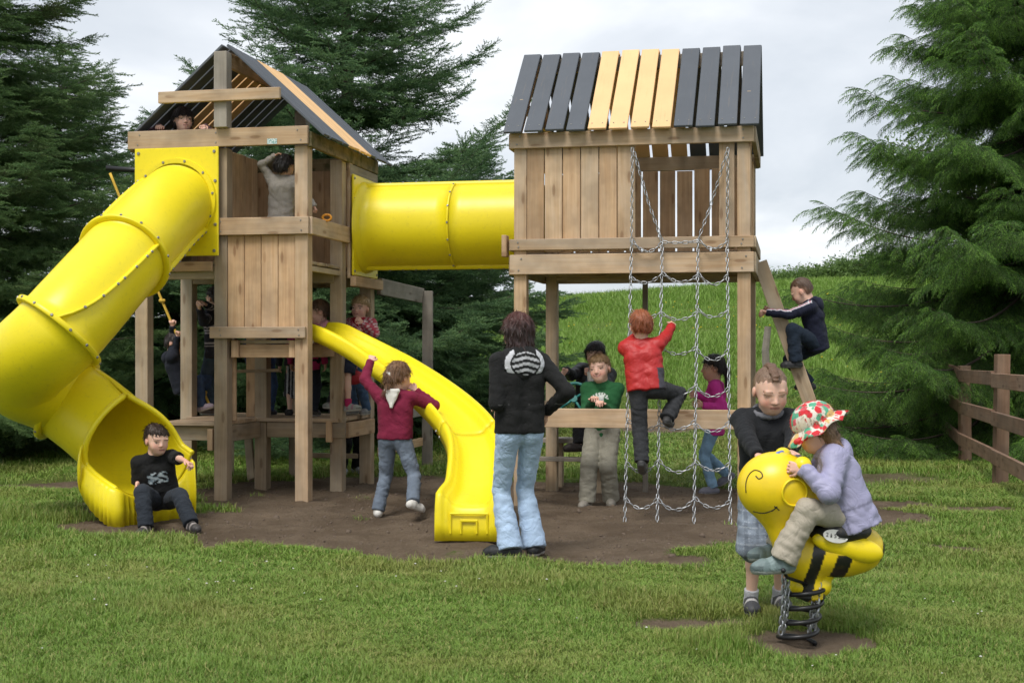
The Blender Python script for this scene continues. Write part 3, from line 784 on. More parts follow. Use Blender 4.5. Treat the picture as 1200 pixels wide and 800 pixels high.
for k in range(11):
    x = 2 * math.pi * (k + .3) / 11; bolt(plate, ((TR + .03) * math.cos(x), -.061, 2.72 + (TR + .03) * math.sin(x)), FR, 1.1)
# open chute at the foot
cc = [ctrl[5], (-3.48, 11.24, .82), (-3.22, 11.11, .64), (-3.01, 10.98, .50), (-2.85, 10.88, .415)]
cpl = [S_(p) for p in catmull([ctrl[4]] + cc, 16)][16 + 3:]
cP, cT, cN, cB = path_frames(cpl)
m = len(cP); nA = 41; V = []
for i in range(m):
    q = i / (m - 1)
    half = math.pi * (1 - .63 * float(sstep(.40, .58, q)) - .05 * q)
    far = math.pi * (1 - .36 * float(sstep(.40, .86, q)) - .05 * q)     # the far wall stays higher than the near one
    rr = TR * (1 + .03 * q)
    for k in range(nA):
        w = k / (nA - 1) * 2 - 1
        ang = (w * half if w > 0 else w * far)
        dz = -math.cos(ang); dx = math.sin(ang)
        fl = 1 + .10 * float(sstep(.35, .9, q)) * abs(w) ** 6
        flat = 1 - .25 * float(sstep(.55, 1, q)) * max(0, math.cos(ang))
        V.append(cP[i] + rr * fl * dx * cB[i] * 1.0 + rr * dz * flat * cN[i])
F = np.array([(i * nA + k, i * nA + k + 1, (i + 1) * nA + k + 1, (i + 1) * nA + k) for i in range(m - 1) for k in range(nA - 1)])
chute = link('chute', mesh_np('chute', np.array(V), F, True, [YELLOW]), ts)
sm = chute.modifiers.new('wall', 'SOLIDIFY'); sm.thickness = .022; sm.offset = 1
# rolled rims along both edges and a ribbed skirt under the lip
for e, k in ((1, 0), (2, nA - 1)):
    rim = [Vector(V[i * nA + k]) for i in range(int(m * .41), m)]
    v, f = sweep(rim, .024, 10); link('rim', mesh_np('rim', v, f, True, [YELLOW]), ts)
fw = Vector(cT[-1]); fw.z = 0; fw.normalize(); edge_pts = []
i0 = int(m * .52)
for i in range(i0, m): edge_pts.append((Vector(V[i * nA + nA - 1]), Vector((cB[i][0], cB[i][1], 0)).normalized() * .85, (i - i0) / (m - 1 - i0)))
for k in range(nA - 2, 1, -1): edge_pts.append((Vector(V[(m - 1) * nA + k]), fw.copy(), 1.0))
sv_ = []
for j, (p_, o_, w_) in enumerate(edge_pts):
    if 0 < j < len(edge_pts) - 1: o_ = (edge_pts[j - 1][1] + o_ + edge_pts[j + 1][1]).normalized()
    rib = .008 * (1 if (j // 2) % 2 else -1) * w_; drop = p_.z + .02
    low = (p_.z - .20) * (1 - w_) + -.03 * w_; low = max(low, -.03)
    for ox, zz_ in ((-.012, p_.z), (.02, p_.z + .012), (.050, p_.z - .015), (.060 + rib, p_.z * .5 + low * .5), (.055 + rib, low)):
        q_ = p_ + o_ * ox; sv_.append((q_.x, q_.y, zz_))
sf_ = [(j * 5 + q, j * 5 + 1 + q, j * 5 + 6 + q, j * 5 + 5 + q) for j in range(len(edge_pts) - 1) for q in range(4)]
sk = link('skirt', mesh_np('skirt', sv_, sf_, True, [YELLOW]), ts); sk.modifiers.new('wall', 'SOLIDIFY').thickness = .012
# --- wave slide
w0 = lt.matrix_basis @ Vector((.02, .45, 0))
ws = empty('wave_slide', (-.30, 9.85, 0))
tag(ws, 'open yellow wave slide curving down from the left tower toward the woman', 'slide')
wc = [(-1.93, 13.06, 1.51), (-1.70, 12.86, 1.47), (-1.15, 12.46, 1.20), (-.60, 11.72, .87), (-.31, 11.0, .60), (-.27, 10.30, .33), (-.305, 9.86, .235)]
wp = [Vector(p) - Vector((-.30, 9.85, 0)) for p in catmull(wc, 12)]
P, T, N, B = path_frames(wp)
prof = [(-.262, -.035), (-.266, .03), (-.262, .085), (-.245, .108), (-.222, .112), (-.205, .095), (-.196, .07), (-.178, .062), (-.162, .05), (-.145, .018), (-.11, .002), (-.05, -.004)]
prof = prof + [(-x, z) for x, z in prof[::-1]]
np_ = len(prof); V = []
for i in range(len(P)):
    q = i / (len(P) - 1); sc = .97 - .10 * float(sstep(.35, .8, q)) + .07 * float(sstep(.85, 1, q))
    lat = np.cross(T[i], [0, 0, 1]); lat /= np.linalg.norm(lat)
    nn = np.cross(lat, T[i])
    for x, z in prof:
        zz_ = z
        if z < -.03: zz_ = z - .16 * float(sstep(.82, 1, q))
        V.append(P[i] + lat * x * sc + nn * zz_)
F = np.array([(i * np_ + k, i * np_ + k + 1, (i + 1) * np_ + k + 1, (i + 1) * np_ + k) for i in range(len(P) - 1) for k in range(np_ - 1)])
js = 45
for lo, hi in ((0, js), (js, len(P) - 1)):
    o = link('bed', mesh_np('bed', np.array(V[lo * np_:(hi + 1) * np_]), np.array([(i * np_ + k, i * np_ + k + 1, (i + 1) * np_ + k + 1, (i + 1) * np_ + k) for i in range(hi - lo) for k in range(np_ - 1)]), True, [YELLOW]), ws)
    o.modifiers.new('wall', 'SOLIDIFY').thickness = .014
    if lo: o.location = (0, -.004, -.004)
# rounded foot: front of the end box with an embossed panel
endp = P[-1]; lat = np.cross(T[-1], [0, 0, 1]); lat /= np.linalg.norm(lat); fwd = np.array([T[-1][0], T[-1][1], 0]); fwd /= np.linalg.norm(fwd)
fv, ff = [], []
last = np.array(V[(len(P) - 1) * np_:len(P) * np_]); last[[0, -1], 2] = -.02
nq = len(last)
for q_, o_ in ((0.0, 0.0), (.12, .022), (.3, .042), (.65, .05), (1.0, .056)):
    for p_ in last:
        z_ = p_[2] * (1 - q_) + -.02 * q_
        fv.append((p_[0] + fwd[0] * o_, p_[1] + fwd[1] * o_, z_))
ff = [(i * nq + k, i * nq + k + 1, i * nq + nq + 1 + k, i * nq + nq + k) for i in range(4) for k in range(nq - 1)]
o = link('end_panel', mesh_np('end_panel', fv, ff, True, [YELLOW]), ws); o.modifiers.new('wall', 'SOLIDIFY').thickness = .014
base = Vector((endp[0], endp[1], 0)) + Vector(fwd) * .058
for xa, xb, za, zb in ((-.14, .14, .168, .182), (-.14, -.125, .03, .17), (.125, .14, .03, .17), (-.065, .065, .115, .135), (-.065, -.05, .03, .12), (.05, .065, .03, .12)):
    c = base + Vector(lat) * (xa + xb) / 2 + Vector((0, 0, (za + zb) / 2)); l = Vector(lat)
    board('emboss', ws, c - l * (xb - xa) / 2, c + l * (xb - xa) / 2, zb - za, .016, fwd, YELLOW, ch=.004)
# seam line between the two mouldings
sl = [Vector(V[js * np_ + k]) + Vector((0, -.002, .003)) for k in range(8, np_ - 8)]
for q_ in (47,):
    jp = P[js]; support = Vector((jp[0] - .12, jp[1] + .10, 0))
    board('support_post', ws, (support.x, support.y, -.1), (support.x, support.y, jp[2] - .12), .09, .09, FR, WOOD_POST)
for i in (js - 1, js + 1):
    for sd in (-1, 1):
        lat_ = np.cross(T[i], [0, 0, 1]); lat_ /= np.linalg.norm(lat_); bolt(ws, P[i] + lat_ * sd * .255, lat_ * sd)
# --- crawl tunnel between the towers
tn = empty('crawl_tunnel', lt.matrix_basis @ Vector((.10, 1.45, 0)), -YAW)
tag(tn, 'straight yellow crawl tunnel joining the two towers', 'tunnel')
L0, L1 = .05, 1.86; TZ, RT_ = 2.59, .415
for a0, a1 in ((L0, .99), (.99, L1)):
    pp = [Vector((x, 0, TZ)) for x in np.linspace(a0, a1, 8)]
    P, T, N, B = path_frames(pp); tube_piece('tube_segment', tn, P, T, N, B, RT_)
    for ang in (R(13), R(167)):
        seam(tn, P, T, N, B, RT_, ang, 4)
for x in (.99,):
    p = np.array([x, 0, TZ]); ring_piece(tn, p, np.array([1., 0, 0]), np.array([0, 0, 1.]), np.array([0, -1., 0]), RT_ - .01, RT_ + .022, .011)
    for k in range(16):
        a = 2 * math.pi * k / 16; d = np.array([0, math.sin(a), math.cos(a)]); bolt(tn, p + d * (RT_ + .022), d, .9)
board('plate', tn, (.022, -.40, TZ), (.022, .40, TZ), 1.0, .022, SD, YELLOW, ch=.006)
a = np.linspace(0, 2 * np.pi, 48, endpoint=False); V, F = [], []
for rr, xx in ((RT_ + .05, .033), (RT_ + .045, .055), (RT_ - .005, .10)):
    for x in a: V.append((xx, rr * math.cos(x), TZ + rr * math.sin(x)))
F = [(i * 48 + k, i * 48 + (k + 1) % 48, i * 48 + 48 + (k + 1) % 48, i * 48 + 48 + k) for i in range(2) for k in range(48)]
link('collar', mesh_np('collar', V, F, True, [YELLOW]), tn)
for k in range(14):
    x = 2 * math.pi * (k + .5) / 14; bolt(tn, (.05, (RT_ + .03) * math.cos(x), TZ + (RT_ + .03) * math.sin(x)), SD)
for y, z in ((-.37, 2.13), (-.37, 2.36), (-.37, 2.6), (-.37, 2.85), (-.37, 3.05), (.36, 2.13), (.36, 3.05)): bolt(tn, (.034, y, z), SD, 1.1)

# ------------------------------------------------------------------ chain climbing net
def link_vf(L=.054, Wd=.032, wire=.0045, n=12, m=5):
    r = Wd / 2 - wire; h = L / 2 - Wd / 2; pts = []
    for k in range(n):
        a = 2 * math.pi * k / n; x = r * math.cos(a); y = r * math.sin(a) + (h if math.sin(a) > 0 else -h)
        pts.append((0 + y, x, 0))
    return sweep(pts, wire, m, True)
LV, LF = link_vf(); LV = np.array(LV); LF = np.array(LF)
def chain_mesh(pts, pitch=.043, roll0=0.0, name='chain'):
    P = [Vector(p) for p in pts]; seg = [(P[i + 1] - P[i]).length for i in range(len(P) - 1)]; tot = sum(seg)
    n = max(2, int(tot / pitch)); Vs, Fs = [], []; o = 0
    for k in range(n):
        s = (k + .5) * tot / n; i = 0
        while i < len(seg) - 1 and s > seg[i]: s -= seg[i]; i += 1
        d = P[i + 1] - P[i]; c = P[i] + d * (s / seg[i])
        M = np.array(frame_of(d, (0.3, -1, .2)) @ Matrix.Rotation(roll0 + (math.pi / 2 if k % 2 else 0) + rng.uniform(-.25, .25), 3, 'X'))
        Vs.append(LV @ M.T + np.array(c)); Fs.append(LF + o); o += len(LV)
    return mesh_np(name, np.concatenate(Vs), np.concatenate(Fs), True, [STEEL])
net = empty('chain_climbing_net', at(793, 612, 10.83)); net.location.z = 0
tag(net, 'galvanised chain climbing net hanging from the clubhouse front, boy in red on it', 'climbing net')
nl = net.location
def NP(p): return Vector(p) - nl
T1, T4 = at(741, 173, 11.80), at(853, 173, 11.60)
fz = lambda q: q
verts_ = {
    0: [T1, at(740, 290, 11.72), at(732, 612, 10.94)],
    1: [at(743, 178, 11.78), at(760, 238, 11.75), at(776, 283, 11.70), at(770, 616, 10.86)],
    2: [at(852, 178, 11.60), at(833, 240, 11.66), at(818, 281, 11.64), at(813, 618, 10.80)],
    3: [T4, at(852, 285, 11.58), at(856, 619, 10.74)]}
def on_chain(k, y):
    pts = verts_[k][1:] if k in (0, 3) else verts_[k][2:]
    a, b = pts[0], pts[-1]
    z0, z1 = a.z, b.z
    q = (HORIZON - y) / FPX
    # find the point of the line whose picture row is y
    lo, hi = -.05, 1.0
    for _ in range(40):
        mid = (lo + hi) / 2; p = a.lerp(b, mid); yy = HORIZON - (p.z - EYE) * FPX / p.y
        if yy < y: lo = mid
        else: hi = mid
    return a.lerp(b, (lo + hi) / 2)
for k in verts_:
    pts = [NP(p) for p in verts_[k]]
    link('upright_chain', chain_mesh(pts), net)
rows_ = [283, 322, 364, 408, 452, 494, 541, 584]
for r_i, y in enumerate(rows_):
    for k in range(3):
        if r_i == 0 and k == 1:
            sag = .01
        else: sag = .075 + rng.uniform(-.015, .02)
        a, b = on_chain(k, y + rng.uniform(-3, 3)), on_chain(k + 1, y + rng.uniform(-3, 3))
        pts = []
        for i in range(9):
            q = i / 8; p = a.lerp(b, q); p.z -= sag * 4 * q * (1 - q); p.y -= .012; pts.append(NP(p))
        link('cross_chain', chain_mesh(pts), net)

# ------------------------------------------------------------------ knotted rope on a swing arm at the back of the left tower
arm = empty('rope_swing', at(128, 198, 14.0)); az = arm.location.z; arm.location.z = 0
tag(arm, 'yellow knotted climbing rope on a dark arm behind the left tower', 'rope')
def AP(p): return Vector(p) - arm.location
v, f = sweep([AP(at(124, 197, 14.0)), AP(lt.matrix_basis @ Vector((-1.62, 1.55, 3.18)))], .028, 10); link('arm', mesh_np('arm', v, f, True, [DARK_STEEL]), arm)
ra, rb, rc = at(129, 203, 14.0), at(204, 385, 13.9), at(247, 478, 13.9)
rp = catmull([ra, ra.lerp(rb, .5) + Vector((0, 0, -.02)), rb, rb.lerp(rc, .5) + Vector((.01, 0, -.01)), rc], 10)
v, f = sweep([AP(p) for p in rp], .014, 8); link('rope', mesh_np('rope', v, f, True, [ROPE]), arm)
for q in (8, 16, 27, 36):
    if q < len(rp):
        p = AP(rp[q]); a = np.linspace(0, 2 * np.pi, 12, endpoint=False)
        v, f = sweep([p + Vector((.018 * math.cos(x), .018 * math.sin(x), .006 * math.sin(2 * x))) for x in a], .017, 8, True)
        link('knot', mesh_np('knot', v, f, True, [ROPE]), arm)

# ------------------------------------------------------------------ brown post-and-rail fence
fn = empty('rail_fence', at(1172, 566, 13.8)); fn.location.z = 0
tag(fn, 'brown stained post and rail fence beside the spruce at the lawn edge', 'fence')
fdir = (at(1131, 536, 16.6) - at(1172, 566, 13.8)); fdir.z = 0
Lf = fdir.length; fdir.normalize()
fside = Vector((fdir.y, -fdir.x, 0))
for k, (hh, lean) in enumerate(((1.30, .02), (1.16, -.01), (1.24, .0), (1.2, .02), (1.22, -.02))):
    q = [0, Lf, -Lf * .95, Lf * 2, Lf * -1.9][k]; b = fdir * q; g = gz(fn.location.x + b.x, fn.location.y + b.y)
    board('post', fn, (b.x, b.y, g - .2), (b.x + lean, b.y, g + hh), .13, .11, (0, -1, 0), FENCE_WOOD, wob=.02)
for z, dz in ((1.06, .0), (.67, .0), (.28, .0)):
    for s0, s1 in ((-Lf * 1.9, -Lf * .95), (-Lf * .95, 0), (0, Lf), (Lf, Lf * 2)):
        a = fdir * (s0 - .03) + fside * -.075; b = fdir * (s1 - .036) + fside * -.075
        ga, gb_ = gz(fn.location.x + a.x, fn.location.y + a.y), gz(fn.location.x + b.x, fn.location.y + b.y)
        board('rail', fn, (a.x, a.y, ga + z), (b.x, b.y, gb_ + z * .98), .145, .04, fside, FENCE_WOOD)
# grey leaning posts of an old wire fence on the hill
for (px, y0, y1, Yd, lab) in ((897, 322, 402, 24.0, 'thin grey wooden fence post on the hillside behind the ladder'), (738, 325, 400, 24.0, 'thin grey wooden fence post on the hillside behind the chain net')):
    b_ = at(px, y1, Yd); g = gz(b_.x, b_.y); po = empty('hill_post', (b_.x, b_.y, g)); tag(po, lab, 'fence post', 'old fence posts on the hill')
    v, f = sweep([(0, 0, -.2), (.02, 0, .4), (.0, 0, .8), (.045, 0, 1.22)], [.075, .07, .066, .06], 8); link('post', mesh_np('post', v, f, False, [WOOD_GREY]), po)
# ------------------------------------------------------------------ spruces
BARK = simple('spruce_bark', (.085, .065, .05), .9, 0, .4, 25)
def spray(r, n_side, L, droop, needle, tipshare=.0, nd=13, hw=.0036, sl=.46, zr=(-.35, .22)):
    """A spruce branchlet of length L along +x: a twig with side shoots, all set with needles. Material 0 twig, 1 needles."""
    V, F, C, Mt = [], [], [], []
    def tri(a, b, c, ca_, mt):
        o = len(V); V.extend([a, b, c]); F.append((o, o + 1, o + 2)); C.extend(ca_); Mt.append(mt)
    def shoot(p0, d, ln, tipc):
        d = d / np.linalg.norm(d); bend = np.array([0, 0, -droop * ln])
        side = np.cross(d, [0, 0, 1.]); side /= np.linalg.norm(side) + 1e-9; upv = np.cross(side, d)
        p1 = p0 + d * ln + bend
        w = side * .0022; tri(p0 - w, p0 + w, p1, [(0, 0, 0)] * 3, 0)
        k = max(5, int(ln / .0052 * nd / 13))
        for i in range(k):
            q = (i + r.rand()) / k; p = p0 + d * ln * q + bend * q * q
            th = r.uniform(0, 2 * np.pi); fwd = r.uniform(.45, .95)
            nv = d * fwd + (side * math.cos(th) + upv * math.sin(th)) * .85
            nv /= np.linalg.norm(nv); nl_ = needle * r.uniform(.75, 1.15) * (1 if q < .85 else .8)
            wd = np.cross(nv, r.normal(size=3)); wd /= np.linalg.norm(wd) + 1e-9
            tc = tipc * (0.25 + .75 * float(q > .35)) * r.uniform(.7, 1.0)
            tri(p - wd * hw, p + wd * hw, p + nv * nl_, [(tc,) * 3] * 3, 1)
        return p1
    x = 0.0; d0 = np.array([1., 0, 0]); tip = shoot(np.zeros(3), d0, L, .55 * tipshare)
    for i in range(n_side):
        q = (i + .6) / (n_side + .4); p = np.array([L * q, 0, -droop * L * q * q])
        for s in (-1, 1):
            if r.rand() < .05: continue
            ln = L * (sl * (1 - q) + .17) * r.uniform(.75, 1.2)
            d = np.array([1.0, s * r.uniform(.75, 1.25), r.uniform(*zr) - droop * .6])
            shoot(p, d, ln, tipshare if r.rand() < .75 else 0.0)
    return np.array(V), np.array(F), np.array(C), np.array(Mt)
def euler_from_axes(Xa, Za):
    """Euler angles (XYZ) of frames whose x axis is Xa and whose z axis is near Za."""
    X = Xa / (np.linalg.norm(Xa, axis=1)[:, None] + 1e-9)
    Z = Za - X * (X * Za).sum(1)[:, None]; Z /= np.linalg.norm(Z, axis=1)[:, None] + 1e-9
    Yv = np.cross(Z, X)
    sy = -X[:, 2]; ry = np.arcsin(np.clip(sy, -1, 1))
    rz = np.arctan2(X[:, 1], X[:, 0]); rx = np.arctan2(Yv[:, 2], Z[:, 2])
    return np.stack([rx, ry, rz], 1)
def spruce(base, H, R0, seed, mats, label, protos, zlow=.2, taper=.92, step=.075, droop=.35, up=.25, whorl=.30, per=6, length_scale=.36, bare=None, name='spruce_tree'):
    r = np.random.RandomState(seed)
    base = Vector(base); root = empty(name, base); tag(root, label, 'tree', 'spruces round the playground')
    parts = []; tr = .028 * H * .55
    zs = np.linspace(-.2, H, 14)
    parts.append(sweep([(.03 * H * .1 * math.sin(z * 1.3 + seed), .02 * math.cos(z), z) for z in zs], [max(.012, tr * (1 - z / H) + .012) for z in zs], 10))
    P, D, Up, S = [], [], [], []
    z = zlow
    while z < H * .985:
        q = z / H; Rz = R0 * (1 - q) ** taper * (1.0 if q > .12 else .82 + 1.5 * q)
        nb = per if q < .8 else per - 1
        a0 = r.uniform(0, 6.28)
        for k in range(nb):
            az = a0 + k * 2 * np.pi / nb + r.uniform(-.35, .35)
            L = Rz * r.uniform(.72, 1.13) + .12
            if bare and r.rand() < bare: L *= .6
            el = r.uniform(-.26, .20) - .42 * droop * (1 - q) + .55 * q ** 2
            d = np.array([math.cos(az) * math.cos(el), math.sin(az) * math.cos(el), math.sin(el)])
            zb = z + r.uniform(-.5, .5) * whorl
            n = max(4, int(L / .11)); tt = np.linspace(0, 1, n)
            B = np.array([0, 0, zb])[None] + d[None] * (L * tt)[:, None]
            B[:, 2] += -droop * L * .35 * np.sin(tt * np.pi * .75) * (1 - q) + up * L * .30 * tt ** 3
            B[:, :2] += (r.normal(size=2) * .05 * L)[None] * (tt ** 2)[:, None]
            rb = np.linspace(max(.006, .009 * L), .003, n)
            parts.append(sweep(B, rb, 5, cap=False))
            s = max(.06, L * .10); sd_flip = r.choice([-1, 1])
            while s < L:
                u = s / L; i = min(n - 2, int(u * (n - 1))); f = u * (n - 1) - i
                p = B[i] * (1 - f) + B[i + 1] * f; tg = B[i + 1] - B[i]; tg /= np.linalg.norm(tg)
                sd = np.cross(tg, [0, 0, 1.]); sd /= np.linalg.norm(sd) + 1e-9
                for sg in (-1, 1):
                    lb = (.40 * L * (1 - .85 * u) + .10) * r.uniform(.65, 1.15) * (.45 + .55 * min(1, u / .25))
                    fw = r.uniform(.45, .9) + .5 * u ** 2
                    d2 = tg * fw + sd * sg * r.uniform(.7, 1.0) + np.array([0, 0, r.uniform(-.2, .16) - .25 * droop]); d2 /= np.linalg.norm(d2)
                    side2 = np.cross(d2, [0, 0, 1.]); side2 /= np.linalg.norm(side2) + 1e-9
                    x = .04
                    while x < lb:
                        v_ = x / lb; pp = p + d2 * x + np.array([0, 0, -droop * .55 * lb * v_ ** 2])
                        for s2 in (-1, 1):
                            ln = length_scale * (1 - .45 * v_) * (1 - .25 * u) * r.uniform(.6, 1.15)
                            dd = d2 * r.uniform(.5, 1.0) + side2 * s2 * r.uniform(.4, 1.0) + np.array([0, 0, -droop * r.uniform(.3, 1.5) + r.uniform(-.25, .25)])
                            P.append(pp); D.append(dd); S.append(ln); Up.append(np.array([0, 0, 1.]) + r.normal(size=3) * .4)
                        x += step * r.uniform(.8, 1.25)
                    P.append(p + d2 * lb + np.array([0, 0, -droop * .55 * lb])); D.append(d2 + np.array([0, 0, -droop * .7])); S.append(length_scale * .7); Up.append(np.array([0, 0, 1.]))
                s += step * 1.15 * r.uniform(.8, 1.2)
            for e in range(2):
                P.append(B[-1]); D.append(tg + r.normal(size=3) * .12); S.append(length_scale * .55); Up.append(np.array([0, 0, 1.]))
        z += whorl * r.uniform(.75, 1.2) * (1.0 if q < .7 else .8)
    for e in range(5):
        P.append(np.array([0, 0, H - .05 * e])); D.append(np.array([r.normal() * .3, r.normal() * .3, 1.])); S.append(.3); Up.append(np.array([1., 0, 0]))
    v, f = join_vf(parts); link('trunk', mesh_np('trunk', v, f, True, [BARK]), root)
    P = np.array(P); D = np.array(D); Up = np.array(Up); S = np.array(S)
    cr = scatter('crown', protos, P, euler_from_axes(D, Up), np.repeat((S / .34)[:, None], 3, 1), r.randint(0, len(protos), len(P)), mats, root)
    tag(cr, None, None, None, 'stuff')
    return len(P)
NEEDLE_R = leaf_mat('norway_spruce_needles', [(.2, (.030, .085, .020)), (.5, (.058, .135, .030)), (.8, (.090, .185, .042))], (.215, .410, .065), .3, .5)
NEEDLE_M = leaf_mat('white_spruce_needles', [(.2, (.062, .130, .058)), (.5, (.102, .200, .086)), (.8, (.150, .262, .114))], (.26, .41, .16), .34, .5)
NEEDLE_L = leaf_mat('old_spruce_needles', [(.2, (.062, .128, .044)), (.5, (.102, .190, .064)), (.75, (.150, .238, .084))], (.21, .33, .11), .34, .5,
                    (1.2, .58, .68, (.085, .070, .030), .6))
rs = np.random.RandomState(5)
protos_r = [spray(rs, 6, .34, .50, .021, 1.0, 12, .0044, .36) for _ in range(4)] + [spray(rs, 6, .34, .42, .021, .3, 12, .0044, .36) for _ in range(2)]
protos_m = [spray(rs, 4, .34, -.04, .027, .7, 13, .0058, .30, (-.45, .6)) for _ in range(3)] + [spray(rs, 5, .34, .02, .025, .2, 13, .0050, .30, (-.5, .5)) for _ in range(2)]
protos_l = [spray(rs, 5, .34, .05, .024, .5, 13, .0048, .32, (-.45, .5)) for _ in range(3)] + [spray(rs, 5, .34, .05, .024, .15, 13, .0048, .32, (-.45, .5)) for _ in range(2)]
def tree_at(px, Y): p = at(px, 500, Y); return (p.x, p.y, gz(p.x, p.y))
cnt = []
cnt.append(spruce(tree_at(1204, 18.3), 9.0, 3.45, 21, [BARK, NEEDLE_R], 'large Norway spruce with fresh light green tips beside the rail fence', protos_r, .12, .80, .115, .40, .35, .30, 7, .36))
cnt.append(spruce(tree_at(405, 18.6), 9.6, 3.1, 8, [BARK, NEEDLE_M], 'open bluish green spruce rising behind the left tower', protos_m, .2, .72, .135, .12, .75, .36, 6, .36, bare=.22))
cnt.append(spruce(tree_at(-25, 17.0), 9.0, 2.5, 33, [BARK, NEEDLE_L], 'dark spruce at the left edge behind the tube slide', protos_l, .2, .70, .130, .18, .50, .32, 6, .36))
cnt.append(spruce(tree_at(205, 20.5), 4.6, 2.6, 41, [BARK, NEEDLE_M], 'shorter dark spruce seen between the posts of the left tower', protos_m, .12, .75, .15, .25, .30, .30, 6, .40))
cnt.append(spruce(tree_at(545, 22.0), 4.3, 2.1, 55, [BARK, NEEDLE_M], 'small spruce behind the wave slide, below the crawl tunnel', protos_m, .12, .8, .15, .25, .30, .30, 6, .40))
cnt.append(spruce(tree_at(70, 23.5), 6.0, 2.8, 66, [BARK, NEEDLE_L], 'spruce half hidden behind the tube slide bend', protos_l, .12, .75, .16, .25, .30, .32, 6, .42))
cnt.append(spruce(tree_at(310, 22.5), 5.2, 2.6, 77, [BARK, NEEDLE_M], 'spruce hidden behind the plank wall of the left tower', protos_m, .10, .75, .16, .25, .30, .32, 6, .42))
cnt.append(spruce(tree_at(470, 20.5), 3.6, 2.2, 88, [BARK, NEEDLE_M], 'low spreading spruce under the crawl tunnel beside the bar frame', protos_m, .10, .75, .15, .25, .30, .30, 6, .42))
# ------------------------------------------------------------------ leafy tree and hedge on the hill
LEAF = leaf_mat('pale_leaf', [(.2, (.085, .150, .035)), (.5, (.125, .195, .050)), (.8, (.16, .235, .065))], None, .35, .5)
LEAF_D = leaf_mat('hedge_leaf', [(.2, (.075, .145, .035)), (.5, (.115, .195, .048)), (.8, (.155, .24, .065))], None, .3, .5)
def leaf_clump(r, n, rad, size):
    V, F = [], []
    for _ in range(n):
        c = r.normal(size=3) * rad * .5; a = r.normal(size=3); a /= np.linalg.norm(a); b = np.cross(a, r.normal(size=3)); b /= np.linalg.norm(b)
        s = size * r.uniform(.6, 1.2); o = len(V)
        V += [c - a * s, c + b * s * .45, c + a * s, c - b * s * .45]; F += [(o, o + 1, o + 2), (o, o + 2, o + 3)]
    return np.array(V), np.array(F), np.zeros((len(V), 3)), np.zeros(len(F), int)
clumps = [leaf_clump(rs, 34, .22, .045) for _ in range(4)]
def leafy(base, H, Rc, seed, label, mat, name='leafy_tree', group=None, trunk=True, zc=.62, nb=9, cat='tree'):
    r = np.random.RandomState(seed); root = empty(name, base); tag(root, label, cat, group)
    parts = []; P = []
    parts.append(sweep([(0, 0, -.2), (.03, 0, H * .3), (0, .04, H * .65)], [.03 * H * .5, .02 * H * .5, .012 * H * .5], 8))
    for k in range(nb):
        az = k * 2.4 + r.uniform(-.3, .3); z0 = H * r.uniform(.18, .6); z1 = min(H, z0 + H * r.uniform(.15, .4)); rr = Rc * r.uniform(.55, 1.0)
        pts = catmull([(0, 0, z0), (math.cos(az) * rr * .5, math.sin(az) * rr * .5, (z0 + z1) / 2 + .1), (math.cos(az) * rr, math.sin(az) * rr, z1)], 5)
        parts.append(sweep(pts, np.linspace(.012 * H * .6, .006, len(pts)), 5))
        for _ in range(26):
            c = Vector(pts[r.randint(3, len(pts))]); P.append(np.array(c) + r.normal(size=3) * Rc * .20)
    v, f = join_vf(parts); link('trunk', mesh_np('trunk', v, f, True, [BARK]), root)
    P = np.array(P); P[:, 2] = np.clip(P[:, 2], .05, H * 1.05)
    cr = scatter('crown', clumps, P, r.uniform(0, 6.28, (len(P), 3)), np.repeat(r.uniform(.7, 1.4, len(P))[:, None], 3, 1), r.randint(0, 4, len(P)), [mat], root)
    tag(cr, None, None, None, 'stuff')
p = tree_at(1135, 30.0); leafy(p, 6.2, 2.0, 4, 'pale leafy tree showing behind the large Norway spruce', LEAF)
hedge_spots = [(905, 49, .25, .9), (935, 48.5, .32, 1.0), (968, 48.5, .45, 1.1), (1003, 48, .6, 1.1), (1040, 47, .75, 1.2), (860, 50, .2, .8)]
hl = ['low bush furthest down the ridge beside the clubhouse post', 'small bush on the ridge above the climbing boy', 'rounded bush on the ridge just beyond the climbing boy', 'fuller bush on the ridge toward the spruce', 'tallest ridge bush half behind the spruce tips', 'tiny bush on the ridge seen by the ladder top']
for (px, Y, h, rr), lab in zip(hedge_spots, hl):
    p = tree_at(px, Y); leafy(p, h, rr, int(px), lab, LEAF_D, 'ridge_bush', 'bushes along the ridge', nb=8, cat='bush')
